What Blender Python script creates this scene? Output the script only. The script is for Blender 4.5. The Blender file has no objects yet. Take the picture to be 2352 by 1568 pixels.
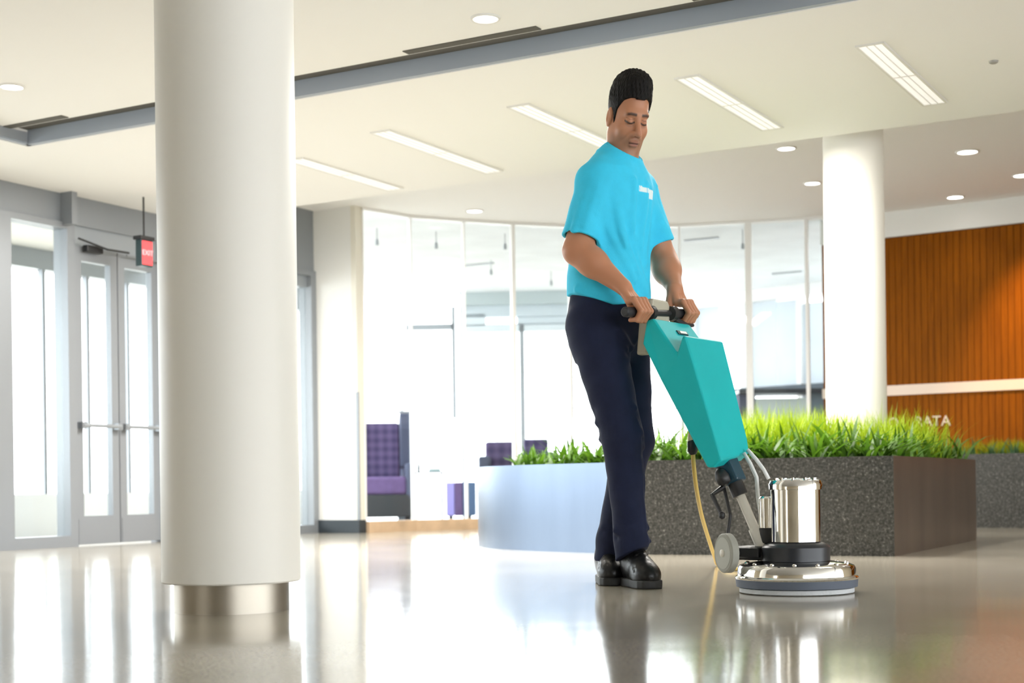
import bpy, bmesh, math, random
import numpy as np
from mathutils import Vector, Matrix

C = bpy.context.scene
COL = C.collection
random.seed(7)
RNG = np.random.default_rng(11)

# ------------------------------------------------------------------ camera
FPX, CX, YH, CAMH, ROLL = 3380.0, 1176.0, 1115.0, 0.347, 0.0131
cr, sr = math.cos(ROLL), math.sin(ROLL)
cam_data = bpy.data.cameras.new('camera')
cam_data.sensor_width = 36.0
cam_data.lens = FPX / 2352 * 36.0
cam_data.shift_y = (YH - 784.0) / 2352.0
cam_data.clip_start = 0.05
cam_data.clip_end = 300
cam_data.dof.use_dof = True
cam_data.dof.focus_distance = 4.9
cam_data.dof.aperture_fstop = 3.4
cam = bpy.data.objects.new('camera', cam_data)
COL.objects.link(cam)
cam.matrix_world = Matrix(((cr, sr, 0, 0), (0, 0, -1, 0), (-sr, cr, 0, CAMH), (0, 0, 0, 1)))
C.camera = cam

# ------------------------------------------------------------------ world, exposure
w = bpy.data.worlds.new('world')
C.world = w
w.use_nodes = True
bg = w.node_tree.nodes['Background']
bg.inputs['Color'].default_value = (0.93, 0.97, 1.0, 1)
bg.inputs['Strength'].default_value = 3.0
C.view_settings.view_transform = 'Standard'
C.view_settings.look = 'None'
C.view_settings.gamma = 1.0
C.view_settings.use_curve_mapping = False
C.view_settings.exposure = 1.27

def area_light(name, loc, size, size_y, power, color=(1, 1, 1), rot=(0, 0, 0), spread=180):
    d = bpy.data.lights.new(name, 'AREA')
    d.shape = 'RECTANGLE'; d.size = size; d.size_y = size_y
    d.energy = power; d.color = color; d.spread = math.radians(spread)
    o = bpy.data.objects.new(name, d); COL.objects.link(o)
    o.location = loc; o.rotation_euler = rot
    return o

def spot_light(name, loc, target, power, angle, color=(1, 0.9, 0.75), blend=0.6, radius=0.04):
    d = bpy.data.lights.new(name, 'SPOT')
    d.energy = power; d.spot_size = math.radians(angle); d.spot_blend = blend
    d.color = color; d.shadow_soft_size = radius
    o = bpy.data.objects.new(name, d); COL.objects.link(o)
    o.location = loc
    o.rotation_euler = (Vector(target) - Vector(loc)).to_track_quat('-Z', 'Y').to_euler()
    return o

# ------------------------------------------------------------------ picture -> place
def ray(px, py):
    dx, dy = px - CX, YH - py
    return np.array([(dx * cr + dy * sr) / FPX, 1.0, (-dx * sr + dy * cr) / FPX])
CAM = np.array([0, 0, CAMH])
def at(px, py, depth):
    return CAM + ray(px, py) * depth
def on_z(px, py, z):
    r = ray(px, py)
    return CAM + r * ((z - CAMH) / r[2])
def on_plane(px, py, p0, n):
    r = ray(px, py)
    p0 = np.array([p0[0], p0[1], 0.0]); n = np.array([n[0], n[1], 0.0])
    return CAM + r * (np.dot(p0 - CAM, n) / np.dot(r, n))

ANG = math.radians(29.5)
U = np.array([math.sin(ANG), math.cos(ANG), 0.0])      # away from the viewer, to the right
V = np.array([math.cos(ANG), -math.sin(ANG), 0.0])     # to the right, towards the viewer
def ab(a, b, z=0.0):
    return V * a + U * b + np.array([0, 0, z])
def a_of(p): return float(np.dot(p[:2], V[:2]))
def b_of(p): return float(np.dot(p[:2], U[:2]))

# ------------------------------------------------------------------ materials
def new_mat(name):
    m = bpy.data.materials.new(name); m.use_nodes = True
    nt = m.node_tree
    return m, nt, nt.nodes['Principled BSDF']

def mat(name, col, rough=0.6, metal=0.0, var=0.0, scale=20.0, bump=0.0, bscale=None, spec=0.5, stretch=None, coat=0.0, attr=None, sheen=0.0):
    m, nt, b = new_mat(name)
    b.inputs['Base Color'].default_value = (*col, 1)
    b.inputs['Roughness'].default_value = rough
    b.inputs['Metallic'].default_value = metal
    b.inputs['Specular IOR Level'].default_value = spec
    if coat: b.inputs['Coat Weight'].default_value = coat
    if sheen: b.inputs['Sheen Weight'].default_value = sheen
    N, Lk = nt.nodes, nt.links
    src = None
    if attr:
        a = N.new('ShaderNodeAttribute'); a.attribute_name = attr
        Lk.new(a.outputs['Color'], b.inputs['Base Color']); src = a.outputs['Color']
    if var or bump:
        tc = N.new('ShaderNodeTexCoord'); mp = N.new('ShaderNodeMapping')
        if stretch: mp.inputs['Scale'].default_value = stretch
        Lk.new(tc.outputs['Object'], mp.inputs['Vector'])
        nz = N.new('ShaderNodeTexNoise'); nz.inputs['Scale'].default_value = scale
        nz.inputs['Detail'].default_value = 5
        Lk.new(mp.outputs['Vector'], nz.inputs['Vector'])
        if var:
            mx = N.new('ShaderNodeMix'); mx.data_type = 'RGBA'; mx.blend_type = 'MULTIPLY'
            mx.inputs[0].default_value = 1.0
            rp = N.new('ShaderNodeMapRange')
            rp.inputs['From Min'].default_value = 0.3; rp.inputs['From Max'].default_value = 0.7
            rp.inputs['To Min'].default_value = 1 - var; rp.inputs['To Max'].default_value = 1 + var
            Lk.new(nz.outputs['Fac'], rp.inputs['Value'])
            if src: Lk.new(src, mx.inputs[6])
            else: mx.inputs[6].default_value = (*col, 1)
            Lk.new(rp.outputs['Result'], mx.inputs[7])
            Lk.new(mx.outputs[2], b.inputs['Base Color'])
        if bump:
            n2 = nz
            if bscale:
                n2 = N.new('ShaderNodeTexNoise'); n2.inputs['Scale'].default_value = bscale
                n2.inputs['Detail'].default_value = 3
                Lk.new(mp.outputs['Vector'], n2.inputs['Vector'])
            bp = N.new('ShaderNodeBump'); bp.inputs['Strength'].default_value = bump
            bp.inputs['Distance'].default_value = 0.01
            Lk.new(n2.outputs['Fac'], bp.inputs['Height'])
            Lk.new(bp.outputs['Normal'], b.inputs['Normal'])
    return m

def emis(name, col, strength, base=(0.8, 0.8, 0.8)):
    m, nt, b = new_mat(name)
    b.inputs['Base Color'].default_value = (*base, 1)
    b.inputs['Emission Color'].default_value = (*col, 1)
    b.inputs['Emission Strength'].default_value = strength
    return m

def glass_mat(name, tint=(0.97, 0.99, 0.985), refl=1.0):
    m = bpy.data.materials.new(name); m.use_nodes = True
    nt = m.node_tree; nt.nodes.clear(); N = nt.nodes
    out = N.new('ShaderNodeOutputMaterial'); mix = N.new('ShaderNodeMixShader')
    tr = N.new('ShaderNodeBsdfTransparent'); tr.inputs['Color'].default_value = (*tint, 1)
    gl = N.new('ShaderNodeBsdfGlossy'); gl.inputs['Roughness'].default_value = 0.02
    lw = N.new('ShaderNodeLayerWeight'); lw.inputs['Blend'].default_value = 0.5
    pw = N.new('ShaderNodeMath'); pw.operation = 'POWER'; pw.inputs[1].default_value = 5.0
    mm = N.new('ShaderNodeMath'); mm.operation = 'MULTIPLY_ADD'
    mm.inputs[1].default_value = 0.9 * refl; mm.inputs[2].default_value = 0.035 * refl
    nt.links.new(lw.outputs['Facing'], pw.inputs[0]); nt.links.new(pw.outputs[0], mm.inputs[0]); nt.links.new(mm.outputs[0], mix.inputs[0])
    nt.links.new(tr.outputs[0], mix.inputs[1]); nt.links.new(gl.outputs[0], mix.inputs[2])
    nt.links.new(mix.outputs[0], out.inputs['Surface'])
    return m

# ------------------------------------------------------------------ mesh helpers
class MB:
    def __init__(self): self.v = []; self.f = []
    def add(self, vs, fs):
        o = len(self.v)
        self.v += [tuple(map(float, p)) for p in vs]
        self.f += [tuple(i + o for i in f) for f in fs]
        return self
    def obox(self, c, ax, ay, az):                 # centre and three half axes
        c, ax, ay, az = map(lambda q: np.array(q, float), (c, ax, ay, az))
        vs = [c + sx * ax + sy * ay + sz * az for sx in (-1, 1) for sy in (-1, 1) for sz in (-1, 1)]
        fs = [(0, 1, 3, 2), (4, 6, 7, 5), (0, 4, 5, 1), (2, 3, 7, 6), (0, 2, 6, 4), (1, 5, 7, 3)]
        if np.dot(np.cross(ax, ay), az) < 0: fs = [f[::-1] for f in fs]
        return self.add(vs, fs)
    def box(self, x0, x1, y0, y1, z0, z1):
        return self.obox(((x0+x1)/2, (y0+y1)/2, (z0+z1)/2), ((x1-x0)/2, 0, 0), (0, (y1-y0)/2, 0), (0, 0, (z1-z0)/2))
    def wbox(self, p0, d, t0, t1, z0, z1, n0, n1):  # along direction d from p0; n to the right of d
        d = np.array([d[0], d[1], 0.0]); d /= np.linalg.norm(d)
        n = np.array([d[1], -d[0], 0.0]); p0 = np.array([p0[0], p0[1], 0.0])
        c = p0 + d * (t0+t1)/2 + n * (n0+n1)/2 + np.array([0, 0, (z0+z1)/2])
        return self.obox(c, d*(t1-t0)/2, n*(n1-n0)/2, np.array([0, 0, (z1-z0)/2]))
    def prism(self, poly, z0, z1):
        n = len(poly)
        area = sum(poly[i][0]*poly[(i+1) % n][1]-poly[(i+1) % n][0]*poly[i][1] for i in range(n))
        if area < 0: poly = poly[::-1]
        vs = [(p[0], p[1], z0) for p in poly] + [(p[0], p[1], z1) for p in poly]
        fs = [tuple(range(n))[::-1], tuple(range(n, 2*n))]
        fs += [(i, (i+1) % n, n+(i+1) % n, n+i) for i in range(n)]
        return self.add(vs, fs)
    def tube(self, pts, r, seg=10, caps=True):
        pts = [np.array(p, float) for p in pts]; n = len(pts)
        rr = [r]*n if np.isscalar(r) else list(r)
        t0 = pts[1]-pts[0]; t0 /= np.linalg.norm(t0)
        ref = np.array([0, 0, 1.0]) if abs(t0[2]) < .9 else np.array([1.0, 0, 0])
        a = np.cross(t0, ref); a /= np.linalg.norm(a)
        vs = []
        for i, p in enumerate(pts):
            t = pts[min(i+1, n-1)]-pts[max(i-1, 0)]; t /= np.linalg.norm(t)
            a = a-t*np.dot(a, t); a /= np.linalg.norm(a); b = np.cross(t, a)
            for k in range(seg):
                an = 2*math.pi*k/seg
                vs.append(p+rr[i]*(math.cos(an)*a+math.sin(an)*b))
        fs = [(i*seg+k, i*seg+(k+1) % seg, (i+1)*seg+(k+1) % seg, (i+1)*seg+k) for i in range(n-1) for k in range(seg)]
        if caps:
            fs.append(tuple(range(seg))[::-1]); fs.append(tuple((n-1)*seg+k for k in range(seg)))
        return self.add(vs, fs)
    def lathe(self, c, prof, seg=48, axis=(0, 0, 1), squash=None):   # prof: (radius, height) from bottom to top
        c = np.array(c, float); ax = np.array(axis, float); ax /= np.linalg.norm(ax)
        ref = np.array([1.0, 0, 0]) if abs(ax[0]) < .9 else np.array([0, 1.0, 0])
        a = ref-ax*np.dot(ref, ax); a /= np.linalg.norm(a); b = np.cross(ax, a)
        vs = []; n = len(prof)
        for r, h in prof:
            for k in range(seg):
                an = 2*math.pi*k/seg
                vs.append(c+ax*h+r*(math.cos(an)*a+math.sin(an)*b))
        fs = [(i*seg+k, i*seg+(k+1) % seg, (i+1)*seg+(k+1) % seg, (i+1)*seg+k) for i in range(n-1) for k in range(seg)]
        if prof[0][0] > 1e-6: fs.append(tuple(range(seg))[::-1])
        if prof[-1][0] > 1e-6: fs.append(tuple((n-1)*seg+k for k in range(seg)))
        return self.add(vs, fs)
    def quad(self, *p): return self.add(p, [tuple(range(len(p)))])

def mesh_of(name, vs, fs, m, smooth=False):
    me = bpy.data.meshes.new(name)
    me.from_pydata([tuple(v) for v in vs] if not isinstance(vs, np.ndarray) else vs.tolist(), [], fs)
    me.materials.append(m)
    if smooth: me.polygons.foreach_set('use_smooth', [True]*len(me.polygons))
    me.update()
    return me

def obj(name, mb, m, parent=None, smooth=False, bevel=0.0, bseg=2, auto=None):
    me = mesh_of(name, mb.v, mb.f, m, smooth or auto is not None)
    o = bpy.data.objects.new(name, me); COL.objects.link(o)
    if auto is not None:
        me.set_sharp_from_angle(angle=math.radians(auto))
    if bevel:
        b = o.modifiers.new('bevel', 'BEVEL'); b.width = bevel; b.segments = bseg; b.limit_method = 'ANGLE'
        b.angle_limit = math.radians(40)
    if parent is not None:
        mw = world_of(parent)
        me.transform(mw.inverted())
        o.parent = parent
    return o

def world_of(o):
    m = o.matrix_basis.copy()
    while o.parent is not None:
        o = o.parent
        m = o.matrix_basis @ m
    return m

def tag(o, label=None, cat=None, group=None, kind=None):
    if label: o['label'] = label
    if cat: o['category'] = cat
    if group: o['group'] = group
    if kind: o['kind'] = kind
    return o

def thing(name, label, cat, loc, rotz=0.0, group=None, kind=None):
    o = bpy.data.objects.new(name, None); COL.objects.link(o)
    o.empty_display_size = 0.1
    o.location = tuple(map(float, loc)); o.rotation_euler = (0, 0, rotz)
    return tag(o, label, cat, group, kind)

def struct(name, mb, m, parent=None, **kw):
    o = obj(name, mb, m, parent, **kw)
    if parent is None: o['kind'] = 'structure'
    return o

def copy_tree(o, parent=None):
    c = o.copy(); COL.objects.link(c)
    if parent is not None: c.parent = parent
    for ch in list(o.children): copy_tree(ch, c)
    return c

def text_mesh(name, body, size, m, parent, origin, xdir, ydir, ext=0.002, spacing=1.0, align='CENTER'):
    cu = bpy.data.curves.new(name, 'FONT'); cu.body = body; cu.size = size; cu.extrude = ext
    cu.space_character = spacing
    cu.align_x = align; cu.align_y = 'CENTER'; cu.materials.append(m)
    tmp = bpy.data.objects.new('tmp', cu); COL.objects.link(tmp)
    me = bpy.data.meshes.new_from_object(tmp.evaluated_get(bpy.context.evaluated_depsgraph_get()))
    me.name = name; bpy.data.objects.remove(tmp)
    if not me.materials: me.materials.append(m)
    o = bpy.data.objects.new(name, me); COL.objects.link(o)
    x = Vector(xdir).normalized(); y = Vector(ydir).normalized(); z = x.cross(y)
    mw = Matrix((x, y, z)).transposed().to_4x4(); mw.translation = Vector(origin)
    if parent is not None:
        o.parent = parent
        mw = world_of(parent).inverted() @ mw
    o.matrix_basis = mw
    return o

# ------------------------------------------------------------------ sculpting with distance fields
def smin(a, b, k):
    h = np.maximum(k-np.abs(a-b), 0.0)/k
    return np.minimum(a, b)-h*h*k*0.25
def smax(a, b, k): return -smin(-a, -b, k)
def cone(p, a, b, ra, rb):
    a = np.asarray(a, float); b = np.asarray(b, float); ba = b-a
    t = np.clip((p-a)@ba/np.dot(ba, ba), 0, 1)
    q = p-a-t[:, None]*ba
    return np.sqrt((q*q).sum(1))-(ra+(rb-ra)*t)
def ell(p, c, r, rot=None):
    q = p-np.asarray(c, float)
    if rot is not None: q = q@rot
    r = np.asarray(r, float)
    k0 = np.sqrt(((q/r)**2).sum(1)); k1 = np.sqrt(((q/(r*r))**2).sum(1))
    return np.where(k1 > 1e-9, k0*(k0-1)/np.maximum(k1, 1e-9), -r.min())
def loft(p, zs, A, B, CXs, CYs, e=2.3):
    z = p[:, 2]
    a = np.interp(z, zs, A); b = np.interp(z, zs, B)
    x = np.abs(p[:, 0]-np.interp(z, zs, CXs))/a; y = np.abs(p[:, 1]-np.interp(z, zs, CYs))/b
    k = (x**e+y**e)**(1/e)
    d = (k-1)*np.minimum(a, b)
    return np.maximum(d, np.maximum(zs[0]-z, z-zs[-1]))
def fold(p, a, b, w, amp):
    return amp*np.exp(-((cone(p, a, b, 0, 0)/w)**2))

def sdf_mesh(f, lo, hi, h, B=12):
    """surface nets over the blocks the surface passes through"""
    lo = np.asarray(lo, float); hi = np.asarray(hi, float)
    nb = np.ceil((hi-lo)/(h*B)).astype(int)
    g = np.stack(np.meshgrid(*[np.arange(k) for k in nb], indexing='ij'), -1).reshape(-1, 3)
    ctr = lo+(g+0.5)*h*B
    d = np.concatenate([f(c) for c in np.array_split(ctr, max(1, len(ctr)//200000))])
    keep = g[np.abs(d) < h*B*0.87*1.6+0.012]
    n1 = B+1
    loc = np.stack(np.meshgrid(*[np.arange(n1)]*3, indexing='ij'), -1).reshape(-1, 3)
    dims = nb*B+2
    key = lambda c: (c[..., 0]*dims[1]+c[..., 1])*dims[2]+c[..., 2]
    K, P, Q = [], [], []
    for chunk in np.array_split(keep, max(1, len(keep)//250)):
        org = chunk*B
        idx = org[:, None, :]+loc[None]
        val = f((lo+idx.reshape(-1, 3)*h)).reshape(len(chunk), n1, n1, n1)
        s = val < 0
        num = np.zeros((len(chunk), B, B, B), np.int16); acc = np.zeros((len(chunk), B, B, B, 3))
        for ax in range(3):
            sl = [slice(None)]*4; s2 = [slice(None)]*4
            sl[ax+1] = slice(0, B); s2[ax+1] = slice(1, n1)
            va, vb = val[tuple(sl)], val[tuple(s2)]
            cross = (va < 0) != (vb < 0)
            t = np.where(cross, va/np.where(cross, va-vb, 1), 0)
            oth = [q for q in range(3) if q != ax]
            for i in (0, 1):
                for j in (0, 1):
                    sel = [slice(None)]*4
                    sel[oth[0]+1] = slice(i, i+B); sel[oth[1]+1] = slice(j, j+B)
                    cc = cross[tuple(sel)]; tt = t[tuple(sel)]
                    num += cc
                    acc[..., ax] += np.where(cc, tt, 0)
                    acc[..., oth[0]] += cc*i; acc[..., oth[1]] += cc*j
            # quads owned by grid points in [0,B)^3
            sel = [slice(None), slice(0, B), slice(0, B), slice(0, B)]
            cq = cross[tuple(sel)]
            w_ = np.argwhere(cq)
            if len(w_):
                gi = org[w_[:, 0]]+w_[:, 1:]
                e1 = np.zeros(3, int); e2 = np.zeros(3, int)
                e1[(ax+1) % 3] = 1; e2[(ax+2) % 3] = 1
                quad = np.stack([key(gi-e1-e2), key(gi-e2), key(gi), key(gi-e1)], 1)
                flip = ~(va[tuple(sel)][cq] < 0)
                quad[flip] = quad[flip][:, ::-1]
                Q.append(quad)
        act = np.argwhere(num > 0)
        if len(act):
            n_ = num[tuple(act.T)][:, None]; off = acc[tuple(act.T)]/n_
            cell = org[act[:, 0]]+act[:, 1:]
            K.append(key(cell)); P.append(lo+(cell+off)*h)
    K = np.concatenate(K); P = np.concatenate(P); Q = np.concatenate(Q)
    o = np.argsort(K); K = K[o]; P = P[o]
    ix = np.searchsorted(K, Q); ix = np.minimum(ix, len(K)-1)
    good = (K[ix] == Q).all(1)
    return P, ix[good]

def sdf_obj(name, f, lo, hi, h, m, parent, colour=None, relax=1):
    P, q = sdf_mesh(f, lo, hi, h)
    me = bpy.data.meshes.new(name)
    n, nf = len(P), len(q)
    me.vertices.add(n); me.vertices.foreach_set('co', P.astype(np.float32).ravel())
    me.loops.add(nf*4); me.loops.foreach_set('vertex_index', q.astype(np.int32).ravel())
    me.polygons.add(nf)
    me.polygons.foreach_set('loop_start', (np.arange(nf)*4).astype(np.int32))
    me.polygons.foreach_set('use_smooth', np.ones(nf, bool))
    me.update(calc_edges=True); me.validate()
    me.materials.append(m)
    if colour is not None:
        a = me.attributes.new('paint', 'FLOAT_COLOR', 'POINT')
        c = np.ones((n, 4), np.float32); c[:, :3] = colour(P)
        a.data.foreach_set('color', c.ravel())
    o = bpy.data.objects.new(name, me); COL.objects.link(o)
    o.parent = parent
    return o

# ------------------------------------------------------------------ palette
M = {}
M['ceil'] = mat('ceiling_paint', (0.91, 0.905, 0.89), 0.8)
M['white'] = mat('white_paint', (0.84, 0.84, 0.82), 0.6)
M['lounge_ceil'] = mat('lounge_ceiling_tile', (0.86, 0.90, 0.94), 0.8, var=0.05, scale=3)
M['fascia'] = mat('blue_grey_paint', (0.36, 0.40, 0.46), 0.5)
M['dark_slot'] = mat('slot_black', (0.10, 0.095, 0.08), 0.7)
M['column'] = mat('column_paint', (0.87, 0.845, 0.78), 0.45)
M['steel'] = mat('polished_steel', (0.40, 0.365, 0.31), 0.42, 1.0)
M['alu'] = mat('door_aluminium', (0.29, 0.31, 0.335), 0.4, 0.3)
M['alu_light'] = mat('pale_aluminium', (0.34, 0.37, 0.40), 0.4, 0.2)
M['white_frame'] = mat('white_frame', (0.88, 0.88, 0.88), 0.4)
M['glass'] = glass_mat('clear_glass')
M['lounge_glass'] = glass_mat('partition_glass', (0.975, 0.99, 0.99), 0.5)
M['black'] = mat('black_plastic', (0.018, 0.018, 0.020), 0.45)
M['dark_base'] = mat('dark_baseboard', (0.03, 0.04, 0.05), 0.4)
M['tan_wood'] = mat('tan_wood_base', (0.60, 0.43, 0.28), 0.5, var=0.15, scale=8)
M['pink_rail'] = mat('pale_rail', (0.80, 0.66, 0.56), 0.45)
M['pave'] = mat('pale_pavement', (0.85, 0.86, 0.88), 0.8)
M['lens'] = emis('downlight_lens', (1.0, 0.97, 0.90), 4.0)
M['linear_lens'] = emis('linear_light_lens', (1.0, 0.97, 0.93), 0.22)
M['trim_ring'] = mat('fixture_ring', (0.78, 0.77, 0.74), 0.5)

def wood_mat():
    m, nt, b = new_mat('orange_wood'); N, Lk = nt.nodes, nt.links
    tc = N.new('ShaderNodeTexCoord'); mp = N.new('ShaderNodeMapping'); mp.inputs['Scale'].default_value = (9, 9, 0.7)
    oi = N.new('ShaderNodeObjectInfo')
    nz = N.new('ShaderNodeTexNoise'); nz.noise_dimensions = '4D'; nz.inputs['Scale'].default_value = 5; nz.inputs['Detail'].default_value = 6
    Lk.new(tc.outputs['Object'], mp.inputs['Vector']); Lk.new(mp.outputs['Vector'], nz.inputs['Vector'])
    mw = N.new('ShaderNodeMath'); mw.operation = 'MULTIPLY'; mw.inputs[1].default_value = 37
    Lk.new(oi.outputs['Random'], mw.inputs[0]); Lk.new(mw.outputs[0], nz.inputs['W'])
    rp = N.new('ShaderNodeValToRGB')
    rp.color_ramp.elements[0].position = 0.3; rp.color_ramp.elements[0].color = (0.19, 0.053, 0.001, 1)
    rp.color_ramp.elements[1].position = 0.7; rp.color_ramp.elements[1].color = (0.28, 0.081, 0.0012, 1)
    Lk.new(nz.outputs['Fac'], rp.inputs['Fac']); Lk.new(rp.outputs['Color'], b.inputs['Base Color'])
    b.inputs['Roughness'].default_value = 0.55; b.inputs['Specular IOR Level'].default_value = 0.08
    return m
M['wood'] = wood_mat()

def floor_mat():
    m, nt, b = new_mat('polished_concrete'); N, Lk = nt.nodes, nt.links
    tc = N.new('ShaderNodeTexCoord')
    n1 = N.new('ShaderNodeTexNoise'); n1.inputs['Scale'].default_value = 1.3; n1.inputs['Detail'].default_value = 6
    n2 = N.new('ShaderNodeTexNoise'); n2.inputs['Scale'].default_value = 120; n2.inputs['Detail'].default_value = 2
    vo = N.new('ShaderNodeTexVoronoi'); vo.inputs['Scale'].default_value = 90
    for n in (n1, n2, vo): Lk.new(tc.outputs['Object'], n.inputs['Vector'])
    r1 = N.new('ShaderNodeValToRGB')
    r1.color_ramp.elements[0].position = 0.35; r1.color_ramp.elements[0].color = (0.355, 0.322, 0.262, 1)
    r1.color_ramp.elements[1].position = 0.68; r1.color_ramp.elements[1].color = (0.47, 0.43, 0.36, 1)
    Lk.new(n1.outputs['Fac'], r1.inputs['Fac'])
    r2 = N.new('ShaderNodeMapRange'); r2.inputs['From Min'].default_value = 0.35; r2.inputs['From Max'].default_value = 0.65
    r2.inputs['To Min'].default_value = 0.85; r2.inputs['To Max'].default_value = 1.15
    Lk.new(n2.outputs['Fac'], r2.inputs['Value'])
    mx = N.new('ShaderNodeMix'); mx.data_type = 'RGBA'; mx.blend_type = 'MULTIPLY'; mx.inputs[0].default_value = 1
    Lk.new(r1.outputs['Color'], mx.inputs[6]); Lk.new(r2.outputs['Result'], mx.inputs[7])
    Lk.new(mx.outputs[2], b.inputs['Base Color'])
    b.inputs['Roughness'].default_value = 0.11
    b.inputs['Specular IOR Level'].default_value = 0.5
    n3 = N.new('ShaderNodeTexNoise'); n3.inputs['Scale'].default_value = 1.7; n3.inputs['Detail'].default_value = 2
    Lk.new(tc.outputs['Object'], n3.inputs['Vector'])
    bp = N.new('ShaderNodeBump'); bp.inputs['Strength'].default_value = 0.035; bp.inputs['Distance'].default_value = 0.05
    Lk.new(n3.outputs['Fac'], bp.inputs['Height']); Lk.new(bp.outputs['Normal'], b.inputs['Normal'])
    return m
M['floor'] = floor_mat()

# ------------------------------------------------------------------ main planes of the place
ZC, ZT, ZF = 2.21, 2.262, 2.50           # lower ceiling, tray near the viewer, high ceiling by the lounge
LW0 = np.array([-3.04, 8.75, 0.0])      # the entrance wall runs along U through this point
aW = a_of(LW0)
bF = b_of(on_z(1176, 128, ZC))          # grey fascia
bK = b_of(on_z(680, 264, ZC))           # far side of the bulkhead strip
bE = 0.5*(b_of(on_z(1530, 365, ZC))+b_of(on_z(2352, 250, ZC)))   # far edge of the lower ceiling
aT = a_of(on_z(62, 326, ZC))            # left side of the tray
pier_c = on_z(840, 1224, 0.0)
bP = b_of(pier_c)

# floor
fl = MB(); fl.prism([(-9, -9), (9, -9), (11, 24), (-9, 24)], -0.12, 0.0)
struct('floor', fl, M['floor'])

def arect(a0, a1, b0, b1, z0, z1, mb=None):
    mb = mb or MB()
    return mb.prism([ab(a0, b0)[:2], ab(a1, b0)[:2], ab(a1, b1)[:2], ab(a0, b1)[:2]], z0, z1)

AR = 9.5                                 # the ceiling runs on to the right
lowc = arect(aW-0.25, AR, bF+0.02, bE, ZC, ZF+0.12)
arect(aW-0.25, aT, -7.5, bF+0.02, ZC, ZF+0.12, lowc)
struct('ceiling', lowc, M['ceil'])
tray = arect(aT, AR, -7.5, bF-0.10, ZT, ZF+0.12)
struct('ceiling_tray', tray, M['ceil'])
slot = arect(aT, AR, bF-0.10, bF+0.02, ZT+0.012, ZF+0.12)  # slot, coloured dark and widened to stand for shade on the tray
struct('trim_slot_shade', slot, M['dark_slot'])
fas = arect(aT-0.02, AR, bF, bF+0.03, ZC-0.012, ZT+0.012)
arect(aT-0.03, aT, -7.5, bF+0.03, ZC-0.012, ZT, fas)
struct('trim_fascia', fas, M['fascia'])
bulk = arect(aT-0.03, AR, bF+0.03, bK, ZC-0.016, ZC+0.01)
arect(aT-0.9, aT-0.03, -7.5, bK, ZC-0.016, ZC+0.01, bulk)
struct('trim_bulkhead', bulk, M['ceil'])

wb = MB(); wb.box(-9, 1.2, -4.2, -4.0, 0, ZF); M['tan_wall'] = mat('tan_wall', (0.70, 0.61, 0.45), 0.6); struct('wall_back', wb, M['tan_wall'])
wl = MB(); wl.wbox(LW0, U, -16, -3.6, 0, ZF+0.05, -0.22, 0.0); struct('wall_left_unseen', wl, M['tan_wall'])  # unseen wall, added to keep open-sky light off the left side
# ------------------------------------------------------------------ entrance wall on the left, along U
def tz(px, py):                          # picture -> distance along the wall and height
    p = on_plane(px, py, LW0, V)
    return float(np.dot(p-LW0, U)), float(p[2])
t_r = tz(176, 1245)[0]                   # right side of the sidelight post
t_l = tz(10, 1260)[0]
t_end = (bP-b_of(LW0))                   # where the white pier begins
zh0 = tz(60, 494)[1]                     # underside of the header
zdoor = tz(225, 572)[1]
tA, tB, tC = tz(181, 1200)[0], tz(280, 1200)[0], tz(372, 1200)[0]

hd = MB(); hd.wbox(LW0, U, -3.6, t_end, zh0, ZF+0.05, -0.22, 0.0)
struct('wall_left', hd, M['alu'])
hn = MB(); hn.wbox(LW0, U, t_r-0.10, t_r-0.055, zh0-0.02, ZC, 0.0, 0.10)
struct('trim_header_post', hn, M['alu'])
tp = MB(); tp.wbox(LW0, U, t_r, t_end, zdoor, zh0, -0.10, -0.02)
struct('wall_transom', tp, M['alu_light'])

def frame_window(name, t0, t1, z0, z1, wf, glass=True, m=None, bottom=None):
    f = MB()
    bw = bottom or wf
    f.wbox(LW0, U, t0, t0+wf, z0, z1, -0.10, 0.02)
    f.wbox(LW0, U, t1-wf, t1, z0, z1, -0.10, 0.02)
    f.wbox(LW0, U, t0+wf, t1-wf, z1-wf*0.6, z1, -0.10, 0.02)
    f.wbox(LW0, U, t0+wf, t1-wf, z0, z0+bw, -0.10, 0.02)
    o = struct(name, f, m or M['alu'])
    g = MB(); g.wbox(LW0, U, t0+wf, t1-wf, z0+bw, z1-wf*0.6, -0.045, -0.035)
    obj('glass_pane', g, M['glass'], o)
    return o
frame_window('window_1', t_l, t_r, 0.0, zh0, 0.065, bottom=0.07)
frame_window('window_2', t_l-1.3, t_l, 0.0, zh0, 0.055, bottom=0.07)
frame_window('window_3', t_l-2.7, t_l-1.3, 0.0, zh0, 0.055, bottom=0.07)

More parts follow.
